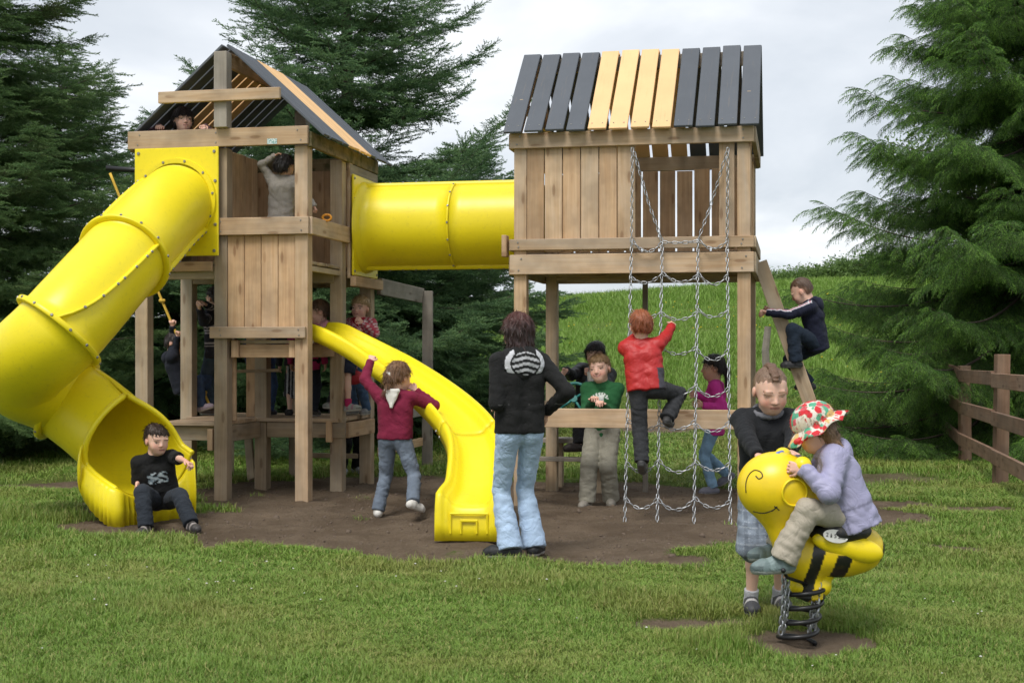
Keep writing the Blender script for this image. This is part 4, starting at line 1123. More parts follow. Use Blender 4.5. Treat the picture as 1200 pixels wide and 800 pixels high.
# ------------------------------------------------------------------ implicit-surface modelling: smooth union of tapered limbs on a grid
class Vol:
    def __init__(s, vox=.006):
        s.vox = vox; s.pr = []; s.cut = []; s.noise = None
    def cone(s, a, b, ra, rb, k=.012, capa=None, capb=None, ridge=None):
        """Tapered capsule; capa/capb cut it flat at the ends. ridge=(amp, n, t0, t1): cloth rings along it."""
        s.pr.append(('c', np.array(a, float), np.array(b, float), ra, rb, k, capa, capb, ridge)); return s
    def ell(s, c, rad, M=None, k=.012):
        s.pr.append(('e', np.array(c, float), np.array(rad, float), np.eye(3) if M is None else np.array(M, float), k)); return s
    def carve(s, fn): s.cut.append(fn); return s
    def build(s):
        lo = np.full(3, 1e9); hi = np.full(3, -1e9)
        bbs = []
        for p in s.pr:
            if p[0] == 'c':
                m = max(p[3], p[4]); l = np.minimum(p[1], p[2]) - m; h = np.maximum(p[1], p[2]) + m
            else:
                m = p[2].max(); l = p[1] - m; h = p[1] + m
            bbs.append((l, h)); lo = np.minimum(lo, l); hi = np.maximum(hi, h)
        pad = 4 * s.vox + .012; lo -= pad; hi += pad
        n = np.ceil((hi - lo) / s.vox).astype(int) + 1
        F = np.full(tuple(n), .05, np.float32)
        ax = [lo[i] + s.vox * np.arange(n[i]) for i in range(3)]
        for p, (l, h) in zip(s.pr, bbs):
            k = p[5] if p[0] == 'c' else p[4]; mg = k + .02
            i0 = np.maximum(0, ((l - mg - lo) / s.vox).astype(int)); i1 = np.minimum(n, ((h + mg - lo) / s.vox).astype(int) + 2)
            X = ax[0][i0[0]:i1[0], None, None]; Y = ax[1][None, i0[1]:i1[1], None]; Z = ax[2][None, None, i0[2]:i1[2]]
            if p[0] == 'c':
                _, a, b, ra, rb, k, ca_, cb_, ridge = p
                d = b - a; L2 = d @ d + 1e-12
                tt = ((X - a[0]) * d[0] + (Y - a[1]) * d[1] + (Z - a[2]) * d[2]) / L2
                tc = np.clip(tt, 0, 1)
                dist = np.sqrt((X - a[0] - tc * d[0]) ** 2 + (Y - a[1] - tc * d[1]) ** 2 + (Z - a[2] - tc * d[2]) ** 2)
                rr = ra + (rb - ra) * tc
                if ridge is not None:
                    am, nn, t0, t1 = ridge
                    w = np.clip((tc - t0) / .12, 0, 1) * np.clip((t1 - tc) / .12, 0, 1)
                    ph = 2.4 * np.sin(X * 17 + Z * 11 + 1.3) + 2.4 * np.sin(Y * 19 - Z * 7 + X * 5)
                    rr = rr + .42 * am * w * (np.sin(tc * nn * 5.1 + ph) + .5 * np.sin(tc * nn * 9.7 - ph * 1.3))
                D = dist - rr; L = math.sqrt(L2)
                if ca_ is not None: D = np.maximum(D, -(tt * L) - ca_)
                if cb_ is not None: D = np.maximum(D, (tt - 1) * L - cb_)
            else:
                _, c, rad, M, k = p
                q = [(X - c[0]) * M[0, j] + (Y - c[1]) * M[1, j] + (Z - c[2]) * M[2, j] for j in range(3)]
                k0 = np.sqrt((q[0] / rad[0]) ** 2 + (q[1] / rad[1]) ** 2 + (q[2] / rad[2]) ** 2)
                k1 = np.sqrt((q[0] / rad[0] ** 2) ** 2 + (q[1] / rad[1] ** 2) ** 2 + (q[2] / rad[2] ** 2) ** 2) + 1e-9
                D = k0 * (k0 - 1) / k1
            sub = F[i0[0]:i1[0], i0[1]:i1[1], i0[2]:i1[2]]
            hh = np.clip(.5 + .5 * (sub - D) / k, 0, 1)
            sub[...] = sub * (1 - hh) + D * hh - k * hh * (1 - hh)
        if s.noise is not None or s.cut:
            idx = np.nonzero(np.abs(F) < .045)
            Pn = np.stack([ax[i][idx[i]] for i in range(3)], 1); val = F[idx]
            if s.noise is not None: val = val + s.noise(Pn)
            for fn in s.cut: val = np.maximum(val, fn(Pn))
            F[idx] = val
            if s.cut:
                idx = np.nonzero(F <= -.045); Pn = np.stack([ax[i][idx[i]] for i in range(3)], 1); val = F[idx]
                for fn in s.cut: val = np.maximum(val, fn(Pn))
                F[idx] = val
        return surface_nets(F, lo, s.vox)
def surface_nets(F, lo, h):
    S = F < 0
    c = [S[i:S.shape[0] - 1 + i, j:S.shape[1] - 1 + j, k:S.shape[2] - 1 + k] for i in (0, 1) for j in (0, 1) for k in (0, 1)]
    any_ = c[0].copy(); all_ = c[0].copy()
    for x in c[1:]: any_ |= x; all_ &= x
    cell = np.argwhere(any_ & ~all_)
    if not len(cell): return np.zeros((0, 3)), np.zeros((0, 4), int)
    vid = np.full(any_.shape, -1, np.int64); vid[tuple(cell.T)] = np.arange(len(cell))
    acc = np.zeros((len(cell), 3)); cnt = np.zeros(len(cell))
    offs = [(i, j, k) for i in (0, 1) for j in (0, 1) for k in (0, 1)]
    val = {o: F[cell[:, 0] + o[0], cell[:, 1] + o[1], cell[:, 2] + o[2]].astype(float) for o in offs}
    for a in offs:
        for axi in range(3):
            if a[axi]: continue
            b = list(a); b[axi] = 1; b = tuple(b)
            va, vb = val[a], val[b]; m = (va < 0) != (vb < 0)
            t = np.where(m, va / np.where(m, va - vb, 1), 0)
            p = np.array(a, float)[None].repeat(len(cell), 0); p[:, axi] += t
            acc[m] += p[m]; cnt[m] += 1
    V = lo + h * (cell + acc / cnt[:, None])
    Fs = []
    for axi in range(3):
        u, v = [(1, 2), (2, 0), (0, 1)][axi]
        sl0 = [slice(None)] * 3; sl1 = [slice(None)] * 3; sl0[axi] = slice(0, -1); sl1[axi] = slice(1, None)
        e = np.argwhere(S[tuple(sl0)] != S[tuple(sl1)])
        ok = (e[:, u] > 0) & (e[:, v] > 0) & (e[:, u] < F.shape[u] - 1) & (e[:, v] < F.shape[v] - 1); e = e[ok]
        ins = S[tuple(e.T)]
        q = []
        for du, dv in ((-1, -1), (0, -1), (0, 0), (-1, 0)):
            x = e.copy(); x[:, u] += du; x[:, v] += dv; q.append(vid[tuple(x.T)])
        q = np.stack(q, 1); q[~ins] = q[~ins][:, ::-1]
        Fs.append(q)
    return V, np.concatenate(Fs)
def fold_noise(amp, freq, seed):
    r = np.random.RandomState(seed); W = r.normal(size=(5, 3)); W /= np.linalg.norm(W, axis=1)[:, None]; W *= (freq * r.uniform(.6, 1.5, 5))[:, None]
    U = r.normal(size=(5, 3)) * freq * .45; ph = r.uniform(0, 6.28, 5)
    def f(P):
        o = 0
        for i in range(5):
            w = np.sin(P @ W[i] + ph[i] + 1.6 * np.sin(P @ U[i] + ph[i] * 2)); o = o + (w if i < 2 else 1.2 * (1 - 2 * np.abs(w) ** .8))
        return amp * o / 4.0
    return f
# ------------------------------------------------------------------ fabric, skin, hair
def cloth_mat(name, rough=.85, weave=900, bump=.25, sheen=.03, var=.22, spec=.25):
    m, nt, b = new_mat(name); t = NT(nt)
    c = t.n('ShaderNodeAttribute', attribute_name='col').outputs['Color']; co = t.n('ShaderNodeTexCoord').outputs['Object']
    a = t.noise(co, 14, 5, .6); f = t.noise(co, weave, 2)
    cr = t.ramp(t.math('ABSOLUTE', t.math('SUBTRACT', t.noise(co, 7.5, 3, .5, 1.4), .5)), [(.0, 0.0), (.06, .7), (.2, 1.0)])
    v = t.math('MULTIPLY_ADD', t.math('ADD', t.math('MULTIPLY', a, .7), t.math('MULTIPLY', f, .3)), var * 2, 1 - var)
    t.set(b.inputs['Base Color'], t.mix(1.0, c, t.n('ShaderNodeCombineXYZ', X=v, Y=v, Z=v).outputs[0], 'MULTIPLY'))
    b.inputs['Roughness'].default_value = rough; b.inputs['Sheen Weight'].default_value = sheen; b.inputs['Specular IOR Level'].default_value = spec
    t.set(b.inputs['Normal'], t.bump(t.math('ADD', t.math('ADD', a, t.math('MULTIPLY', f, .25)), t.math('MULTIPLY', cr, .55)), min(1, bump * 2.0), .010))
    return m
CLOTH = cloth_mat('knit_cloth'); DENIM = cloth_mat('denim_cloth', .9, 600, .3, .03, .35); SHELL = cloth_mat('smooth_shell_cloth', .5, 300, .2, .0, .12, .45)
LEATHER = cloth_mat('shoe_leather', .55, 200, .2, 0, .2, .4)
def skin_mat():
    m, nt, b = new_mat('skin'); t = NT(nt)
    c = t.n('ShaderNodeAttribute', attribute_name='col').outputs['Color']; co = t.n('ShaderNodeTexCoord').outputs['Object']
    a = t.noise(co, 22, 4, .6); v = t.math('MULTIPLY_ADD', a, .22, .89)
    t.set(b.inputs['Base Color'], t.mix(1.0, c, t.n('ShaderNodeCombineXYZ', X=v, Y=v, Z=v).outputs[0], 'MULTIPLY'))
    b.inputs['Roughness'].default_value = .5; b.inputs['Subsurface Weight'].default_value = .12
    b.inputs['Subsurface Radius'].default_value = (.02, .008, .004); b.inputs['Subsurface Scale'].default_value = .6
    b.inputs['Specular IOR Level'].default_value = .35
    return m
SKIN = skin_mat()
def hair_mat():
    m, nt, b = new_mat('hair'); t = NT(nt)
    c = t.n('ShaderNodeAttribute', attribute_name='col').outputs['Color']; co = t.n('ShaderNodeTexCoord').outputs['Object']
    s = t.noise(t.mapping(co, (160, 160, 14)), 1.0, 4, .65, .4); v = t.math('MULTIPLY_ADD', s, 1.1, .42)
    t.set(b.inputs['Base Color'], t.mix(1.0, c, t.n('ShaderNodeCombineXYZ', X=v, Y=v, Z=v).outputs[0], 'MULTIPLY'))
    b.inputs['Roughness'].default_value = .42; b.inputs['Specular IOR Level'].default_value = .45; b.inputs['Anisotropic'].default_value = .4
    t.set(b.inputs['Normal'], t.bump(s, .7, .006))
    return m
HAIR = hair_mat()
EYE_W = simple('eye_white', (.62, .60, .57), .25, 0, .03); EYE_D = simple('eye_dark', (.03, .018, .012), .15, 0, .1)
TOOTH = simple('teeth', (.72, .70, .64), .3, 0, .04)
def unit(v):
    v = np.array(v, float); return v / (np.linalg.norm(v) + 1e-12)
def rotm(yaw=0, pitch=0, roll=0):
    """Head frame columns (right, forward, up): yaw turns left(+), pitch looks up(+), roll tilts to the right(+)."""
    return np.array(Matrix.Rotation(R(yaw), 3, 'Z') @ Matrix.Rotation(R(pitch), 3, 'X') @ Matrix.Rotation(R(roll), 3, 'Y'))
def ik(a, target, l1, l2, pole):
    a = np.array(a, float); t = np.array(target, float); d = t - a; L = np.linalg.norm(d)
    if L > (l1 + l2) * .998: d *= (l1 + l2) * .998 / L; L = (l1 + l2) * .998; t = a + d
    x = (l1 * l1 - l2 * l2 + L * L) / (2 * L); h = math.sqrt(max(0, l1 * l1 - x * x))
    u = d / L; p = np.array(pole, float); p = p - u * (p @ u); p = unit(p) if np.linalg.norm(p) > 1e-6 else unit(np.cross(u, [1, 0, 0]))
    return a + u * x + p * h, t
SK_FAIR = (.72, .455, .345); SK_MID = (.62, .37, .26)
def flat(c): return lambda P, J: np.broadcast_to(np.array(c, float), (len(P), 3)).copy()
class Person:
    """One figure. Local frame: x to the figure's right, y forward, z up; origin on the ground under it."""
    def __init__(s, loc, face, H, label, adult=False, vox=.0065, cvox=.009, skin=SK_FAIR, group='children at the playground', cat='child'):
        """face: compass heading in degrees of where the figure looks: 0 away from the viewer, 90 to the right, 180 to the viewer."""
        s.root = empty('person', loc, -R(face)); tag(s.root, label, cat, group)
        s.H = H; s.vox = vox; s.cvox = cvox; s.skin = np.array(skin); s.seed = rng.randint(0, 9999)
        s.hh = (.146 if adult else .196 - .014 * (H - 1.1) / .3) * H; s.J = {}
        s.adult = adult; s.thick = 1.0
    def to_local(s, wp):
        M = Matrix.Translation(s.root.location) @ Matrix.Rotation(s.root.rotation_euler.z, 4, 'Z'); return np.array(M.inverted() @ Vector(wp))
    def pose(s, pelvis=None, lean=(0, 0, 1), sh_yaw=0, hands=(None, None), feet=(None, None), knee=((0, 1, 0), (0, 1, 0)), elbow=((.5, -1, -.4), (-.5, -1, -.4)),
             head=(0, 0, 0), toe=((.15, 1, 0), (-.15, 1, 0)), hip_yaw=0, curl=(.5, .5), palm=(None, None), fdir=(None, None), neck=None):
        """hands/feet order: right, left. Hand targets are wrists; feet are ankles."""
        H, J = s.H, s.J
        s.curl, s.palm_hint, s.fdir = curl, palm, fdir
        hipz = .505 * H if s.adult else .485 * H
        P = np.array([0, 0, hipz + .02 * H]) if pelvis is None else np.array(pelvis, float)
        lean = unit(lean); tl = (.312 if s.adult else .292) * H
        C7 = P + lean * tl
        hy = rotm(hip_yaw); sy = rotm(sh_yaw)
        rx = sy @ np.array([1., 0, 0]); rx = unit(rx - lean * (rx @ lean)); fwd = unit(np.cross(lean, rx))
        hx = hy @ np.array([1., 0, 0]); hx = unit(hx - lean * (hx @ lean) * .5)
        shw = (.094 if s.adult else .104) * H
        J.update(pelvis=P, c7=C7, lean=lean, rx=rx, fwd=fwd, hx=hx)
        J['chest'] = P + lean * tl * .66
        for i, sg in ((0, 1), (1, -1)):
            sh = C7 - lean * .035 * H + rx * sg * shw; J['sh%d' % i] = sh
            hp = P + hx * sg * .052 * H - lean * .02 * H; J['hip%d' % i] = hp
            l1, l2 = (.172 * H, .150 * H)
            tgt = hands[i]
            if tgt is None: tgt = sh + np.array([sg * .05 * H, .02 * H, -.30 * H])
            J['el%d' % i], J['wr%d' % i] = ik(sh, tgt, l1, l2, np.array(elbow[i], float))
            k1, k2 = (.238 * H, .232 * H) if not s.adult else (.245 * H, .245 * H)
            ft = feet[i]
            if ft is None: ft = np.array([sg * .06 * H, 0, .045 * H])
            J['kn%d' % i], J['an%d' % i] = ik(hp, ft, k1, k2, knee[i])
            J['toe%d' % i] = unit(toe[i])
        hm = rotm(*head) if not isinstance(head, np.ndarray) else head
        base = np.stack([rx, unit(np.cross([0, 0, 1.], rx)), np.array([0, 0, 1.])], 1)
        J['hm'] = base @ hm
        nk = unit(lean * .8 + np.array([0, 0, .35]) + fwd * .25) if neck is None else unit(neck)
        J['nb'] = C7 + fwd * .01 * H
        J['hc'] = C7 + nk * ((.012 if s.adult else .004) * H) + J['hm'] @ np.array([0, .10 * s.hh, .50 * s.hh])
        return s
    def part(s, name, vol, cols, mat, smooth=True, parent=None):
        V, F = vol.build()
        if not len(V): return None
        c = cols(V, s.J) if callable(cols) else np.broadcast_to(np.array(cols, float), (len(V), 3))
        return link(name, mesh_np(name, V, F, True, [mat], c), parent or s.root)
    # --- body: one continuous skin surface
    def hand(s, v, i):
        J, H = s.J, s.H; sg = 1 if i == 0 else -1; k = H / 1.25 * (.92 if s.adult else 1.0)
        d = unit(J['wr%d' % i] - J['el%d' % i]) if s.fdir[i] is None else unit(s.fdir[i])
        pn = s.palm_hint[i]
        pn = np.array([-sg, 0, 0.]) if pn is None else np.array(pn, float)
        pn = pn - d * (pn @ d); pn = unit(pn) if np.linalg.norm(pn) > 1e-3 else unit(np.cross(d, [0, 0, 1.]))
        sdv = np.cross(d, pn) * 1.0
        # thumb on the side that points forward/up
        th = sdv if (sdv @ (J['fwd'] + np.array([0, 0, .3]))) > 0 else -sdv
        w = J['wr%d' % i]; pl = .058 * k; c = s.curl[i]
        for q in (-.8, 0, .8):
            v.cone(w + sdv * q * .009 * k, w + d * pl + sdv * q * .023 * k, .0105 * k, .0105 * k, .008)
        lens = (.046, .054, .050, .038) if th @ sdv > 0 else (.038, .050, .054, .046)
        for f in range(4):
            q = 1.5 - f; b = w + d * pl + sdv * q * .0155 * k; L = lens[f] * k
            d1 = unit(d * math.cos(c * .9) + pn * math.sin(c * .9) + sdv * q * .07); d2 = unit(d * math.cos(c * 2.1) + pn * math.sin(c * 2.1) + sdv * q * .03)
            m = b + d1 * L * .55
            v.cone(b - d * .006, m, .0078 * k, .0072 * k, .003); v.cone(m, m + d2 * L * .55, .0072 * k, .0060 * k, .003)
        b = w + d * .018 * k + th * .017 * k; m = b + unit(d * .75 + th * .8 + pn * .3 * c) * .030 * k
        v.cone(b, m, .0105 * k, .009 * k, .006); v.cone(m, m + unit(d * .9 + th * .25 + pn * .6 * c) * .026 * k, .0088 * k, .0068 * k, .004)
    def body(s, lip=(.50, .20, .17), brow=(.12, .07, .04), slim=.82, smile=.0, rosy=.5, brows=True):
        J, H, hh = s.J, s.H, s.hh; v = Vol(s.vox); sl = slim
        P, C = J['pelvis'], J['c7']; rx, fw, ln = J['rx'], J['fwd'], J['lean']
        for sg in (-1, 1):
            v.cone(P + J['hx'] * sg * .04 * H, J['chest'] + rx * sg * .045 * H, .062 * H * sl, .062 * H * sl, .03)
            v.cone(J['chest'] + rx * sg * .045 * H, C - ln * .045 * H + rx * sg * .062 * H, .060 * H * sl, .042 * H * sl, .03)
        for i in (0, 1):
            v.cone(J['sh%d' % i], J['el%d' % i], .030 * H * sl, .0235 * H * sl, .02)
            v.cone(J['el%d' % i], J['wr%d' % i], .0245 * H * sl, .0165 * H * sl, .012)
            v.cone(J['hip%d' % i], J['kn%d' % i], .050 * H * sl, .036 * H * sl, .03)
            v.cone(J['kn%d' % i], J['kn%d' % i] * .65 + J['an%d' % i] * .35, .036 * H * sl, .036 * H * sl, .015)
            v.cone(J['kn%d' % i] * .65 + J['an%d' % i] * .35, J['an%d' % i], .036 * H * sl, .022 * H * sl, .015)
            v.cone(J['an%d' % i], J['an%d' % i] + J['toe%d' % i] * .075 * H - np.array([0, 0, .02 * H]), .021 * H, .017 * H, .015)
            s.hand(v, i)
        hm, hc = J['hm'], J['hc']
        # head: cranium, face wedge, jaw, cheeks, nose, ears, neck
        def hp(x, y, z): return hc + hm @ (np.array([x, y, z]) * hh)
        v.cone(J['nb'] - ln * .01 * H, hp(0, -.10, -.28), .040 * H if not s.adult else .033 * H, .21 * hh, .02)
        v.ell(hp(0, -.06, .12), np.array([.345, .41, .38]) * hh, hm, .02)
        v.ell(hp(0, .12, -.12), np.array([.285, .27, .34]) * hh, hm, .03)
        v.ell(hp(0, .20, -.33), np.array([.17, .15, .135]) * hh, hm, .03)
        for sg in (-1, 1):
            v.ell(hp(sg * .15, .235, -.16), np.array([.12, .11, .13]) * hh, hm, .02)
            v.ell(hp(sg * .355, -.06, -.04), np.array([.035, .085, .115]) * hh, hm, .006)
            v.ell(hp(sg * .14, .325, .075), np.array([.12, .05, .045]) * hh, hm, .012)
        v.cone(hp(0, .35, .02), hp(0, .425, -.115), .032 * hh, .047 * hh, .010)
        for sg in (-1, 1): v.ell(hp(sg * .045, .385, -.13), np.array([.035, .035, .03]) * hh, hm, .006)
        v.ell(hp(0, .355, -.225), np.array([.105, .04, .026]) * hh, hm, .008)
        v.ell(hp(0, .345, -.275), np.array([.08, .04, .026]) * hh, hm, .008)
        def eyesock(Pn):
            q = (Pn - hc) @ hm / hh
            d = 1e9
            for sg in (-1, 1):
                d = np.minimum(d, np.sqrt(((q[:, 0] - sg * .155) / 1.35) ** 2 + (q[:, 1] - .415) ** 2 + ((q[:, 2] - .005)) ** 2) - .068)
            return -d * hh
        v.carve(eyesock)
        skin = s.skin
        def col(Pv, J_):
            q = (Pv - hc) @ hm / hh; c = np.broadcast_to(skin, (len(Pv), 3)).copy()
            face = q[:, 1] > .12
            def blend(w, cc): c[:] = c * (1 - w[:, None]) + np.array(cc)[None] * w[:, None]
            for sg in (-1, 1):
                w = np.exp(-(((q[:, 0] - sg * .19) / .11) ** 2 + ((q[:, 2] + .15) / .10) ** 2)) * face * rosy; blend(w * .7, (skin[0] * .98, skin[1] * .60, skin[2] * .58))
                w = np.exp(-(((q[:, 0] - sg * .36) / .06) ** 2 + ((q[:, 2] + .04) / .12) ** 2)) * (q[:, 1] < .1) * .5; blend(w, (skin[0] * .95, skin[1] * .62, skin[2] * .6))
                if brows:
                    w = np.clip(1.4 - np.abs(q[:, 2] - .105 + .25 * (abs(q[:, 0]) - .14) ** 2 * 4) / .022, 0, 1) * (np.abs(q[:, 0] - sg * .15) < .095) * face; blend(w * .9, brow)
            w = np.exp(-((q[:, 0] / .05) ** 2 + ((q[:, 2] + .12) / .06) ** 2)) * (q[:, 1] > .36) * .35; blend(w, (skin[0] * .98, skin[1] * .7, skin[2] * .66))
            zz_ = -.245 + smile * q[:, 0] ** 2 * 3
            w = np.clip(1.5 - np.abs(q[:, 2] - zz_) / .034, 0, 1) * (np.abs(q[:, 0]) < .105 + .05 * smile) * (q[:, 1] > .2); blend(w * .8, lip)
            w = np.clip(1.4 - np.abs(q[:, 2] - zz_) / .008, 0, 1) * (np.abs(q[:, 0]) < .10 + .05 * smile) * (q[:, 1] > .2); blend(w * .8, (.12, .04, .035))
            hand_w = np.zeros(len(Pv))
            for i in (0, 1): hand_w = np.maximum(hand_w, np.clip(1.6 - np.linalg.norm(Pv - J['wr%d' % i], axis=1) / (.10 * H), 0, 1))
            blend(hand_w * .4, (skin[0] * 1.0, skin[1] * .85, skin[2] * .84))
            return c
        b = s.part('body', v, col, SKIN); s.b = b
        return s
    def eyes(s, closed=False, iris=(.035, .022, .014), look=(0, 0)):
        hm, hc, hh = s.J['hm'], s.J['hc'], s.hh
        for sg in (-1, 1):
            c = hc + hm @ (np.array([sg * .155, .322, .005]) * hh)
            v = Vol(.003); v.ell(c, np.array([.056, .040, .018 if closed else .026]) * hh, hm, .002)
            if closed: s.part('eye', v, flat(s.skin * .72), SKIN); continue
            ic = hc + hm @ (np.array([sg * .155 + look[0] * .014, .372, .002 + look[1] * .008]) * hh)
            def ec(P, J, ic=ic):
                d = np.linalg.norm(P - ic, axis=1) / hh; lidz = ((P - hc) @ hm / hh)[:, 2]
                w = np.clip((.038 - d) / .010, 0, 1)[:, None]; c_ = np.array([.42, .36, .33]) * (1 - w) + np.array(iris) * w
                l = np.clip((lidz - .012) / .006, 0, 1)[:, None]; return c_ * (1 - l) + (s.skin * .35) * l
            s.part('eye', v, ec, LEATHER)
        return s
    # --- clothing
    def top(s, cols, sleeve='long', loose=1.0, hem=.10, mat=None, hood=None, name='jacket', collar=True, amp=.0045, seed=None, hemw=1.0, sl_loose=1.0, puff=0.0, coll=1.0):
        J, H = s.J, s.H; v = Vol(s.cvox); v.noise = fold_noise(amp, 34, seed or s.seed)
        P, C, ch = J['pelvis'], J['c7'], J['chest']; rx, fw, ln, hx = J['rx'], J['fwd'], J['lean'], J['hx']
        g = loose
        low = P - ln * hem * H
        for sg in (-1, 1):
            v.cone(low + hx * sg * .040 * H * hemw, ch + rx * sg * .044 * H, .068 * H * g * hemw, .066 * H * g, .035, capa=0.0, ridge=(.004, 3, .05, .6))
            v.cone(ch + rx * sg * .044 * H, C - ln * .045 * H + rx * sg * .060 * H, .066 * H * g, .048 * H * g, .035)
            v.cone(C - ln * .018 * H, J['sh%d' % (0 if sg > 0 else 1)], .040 * H * coll, .036 * H * g, .03)
        if puff: v.ell(ch - fw * .01 * H, np.array([.11, .085, .12]) * H * puff, np.stack([rx, fw, ln], 1), .03)
        for i in (0, 1):
            sh, el, wr = J['sh%d' % i], J['el%d' % i], J['wr%d' % i]; a = sl_loose
            if sleeve == 'long':
                v.cone(sh, el, .040 * H * g, .034 * H * a, .03, ridge=(.004, 4, .35, 1.0)); v.cone(el, wr + (wr - el) * .03, .034 * H * a, .026 * H * a, .015, capb=.002, ridge=(.0045, 4, .0, .95))
            elif sleeve == 'short':
                v.cone(sh, sh + (el - sh) * .80, .040 * H * g, .040 * H * a, .03, capb=.0, ridge=(.003, 3, .2, .9))
        if collar: v.cone(C - ln * .02 * H + fw * .01 * H, C + ln * .012 * H + fw * .018 * H, .048 * H * coll, .043 * H * coll, .02, capb=.004)
        s.topo = s.part(name, v, cols, mat or CLOTH)
        if hood is not None:
            hv = Vol(s.cvox * .8); hv.noise = fold_noise(.003, 45, s.seed + 1)
            n = 16; pts = []
            for q in range(n + 1):
                a = 2 * math.pi * q / n
                pts.append(C + rx * math.cos(a) * .056 * H + fw * (.050 * math.sin(a) + .012) * H + ln * (.004 - .022 * math.sin(a)) * H)
            for q in range(n): hv.cone(pts[q], pts[q + 1], .010 * H, .010 * H, .010)
            hv.ell(C - fw * .060 * H - ln * .030 * H, np.array([.070, .030, .055]) * H, np.stack([rx, fw, ln], 1), .03)
            s.part('hood', hv, hood, mat or CLOTH)
        return s
    def trousers(s, cols, loose=1.0, cuff=.036, knee_r=.043, length=1.0, mat=None, name='trousers', amp=.004, waist=.05, seed=None):
        J, H = s.J, s.H; v = Vol(s.cvox); v.noise = fold_noise(amp, 36, (seed or s.seed) + 5); P, ln, hx = J['pelvis'], J['lean'], J['hx']
        for sg in (-1, 1): v.cone(P + ln * waist * H + hx * sg * .038 * H, P - ln * .02 * H + hx * sg * .040 * H, .050 * H * loose, .061 * H * loose, .03, capa=0.0)
        for i in (0, 1):
            hp, kn, an = J['hip%d' % i], J['kn%d' % i], J['an%d' % i]
            v.cone(hp, kn, .060 * H * loose, knee_r * H * loose, .022, ridge=(.004, 4, .3, 1.0))
            end = kn + (an - kn) * length
            if length > 0: v.cone(kn, end, knee_r * H * loose, cuff * H * loose, .014, capb=.006, ridge=(.0055, 5, .0, .97))
            else:
                pass
        s.part(name, v, cols, mat or DENIM); return s
    def shorts(s, cols, loose=1.1, frac=.95, mat=None, name='shorts', flare=.062):
        J, H = s.J, s.H; v = Vol(s.cvox); v.noise = fold_noise(.005, 36, s.seed + 5); P, ln, hx = J['pelvis'], J['lean'], J['hx']
        for sg in (-1, 1): v.cone(P + ln * .05 * H + hx * sg * .040 * H, P - ln * .02 * H + hx * sg * .042 * H, .058 * H * loose, .064 * H * loose, .03, capa=0.0)
        for i in (0, 1):
            hp, kn, an = J['hip%d' % i], J['kn%d' % i], J['an%d' % i]
            f1 = min(1.0, frac); v.cone(hp, hp + (kn - hp) * f1, .060 * H * loose, flare * H * loose, .02, capb=0.0 if frac <= 1 else None, ridge=(.005, 3, .2, 1.0))
            if frac > 1: v.cone(kn, kn + (an - kn) * (frac - 1), flare * H * loose, flare * H * loose, .02, capb=0.0, ridge=(.006, 2, 0, 1))
        s.part(name, v, cols, mat or DENIM); return s
    def skirt(s, cols, frac=.6, flare=.11, name='skirt'):
        J, H = s.J, s.H; v = Vol(s.cvox); v.noise = fold_noise(.006, 40, s.seed + 5); P, ln = J['pelvis'], J['lean']
        mid = (J['hip0'] + J['hip1']) / 2; k = (J['kn0'] + J['kn1']) / 2; v.cone(P + ln * .05 * H, mid + (k - mid) * frac, .085 * H, flare * H, .02, capa=0.0, capb=0.0)
        s.part(name, v, cols, CLOTH); return s
    def socks(s, col, up=.35, r=.027):
        J, H = s.J, s.H
        for i in (0, 1):
            v = Vol(s.vox); an, kn = J['an%d' % i], J['kn%d' % i]; top = an + (kn - an) * up
            v.cone(top, an, r * H * 1.08, r * H, .01, capa=0.0); s.part('sock', v, flat(col), CLOTH)
        return s
    def shoes(s, upper, sole=(.45, .44, .42), accent=None, size=1.0, high=.0):
        J, H = s.J, s.H
        for i in (0, 1):
            an, t = J['an%d' % i], J['toe%d' % i]; sh = unit(J['an%d' % i] - J['kn%d' % i])
            up = unit(np.array([0, 0, 1.]) - t * t[2]); sd = np.cross(t, up); k = H * size
            drop = .045 * k * (.8 if s.adult else 1)
            heel = an - up * (drop - .024 * k) - t * .022 * k; ball = an - up * (drop - .022 * k) + t * .070 * k; tip = ball + t * .020 * k
            v = Vol(min(s.vox, .006)); v.cone(heel, ball, .026 * k, .030 * k, .01); v.cone(ball, tip + up * -.003, .030 * k, .024 * k, .01)
            v.cone(an + up * .006 * k, heel + t * .02 * k, .027 * k, .028 * k, .012, capa=.004)
            v.cone(an + t * .02 * k, ball - t * .005 * k, .022 * k, .022 * k, .01)
            base = an - up * drop
            def solecut(Pn, base=base, up=up): return -((Pn - base) @ up)
            v.carve(solecut); r_o = s.seed
            def col(Pv, J_, base=base, up=up, t=t, sd=sd, an=an):
                h = (Pv - base) @ up; f = (Pv - an) @ t / k; x = np.abs((Pv - an) @ sd) / k
                c = np.broadcast_to(np.array(upper, float), (len(Pv), 3)).copy()
                if accent is not None:
                    m = (np.sin(f * 150 + x * 60) > .25) & (h > .016 * k) & (f > -.01) & (f < .062); c[m] = accent
                    m = (f > .075) & (h < .03 * k); c[m] = np.array(upper) * .6
                c[h < .0125 * k] = sole
                return c
            s.part('shoe', v, col, LEATHER)
        return s
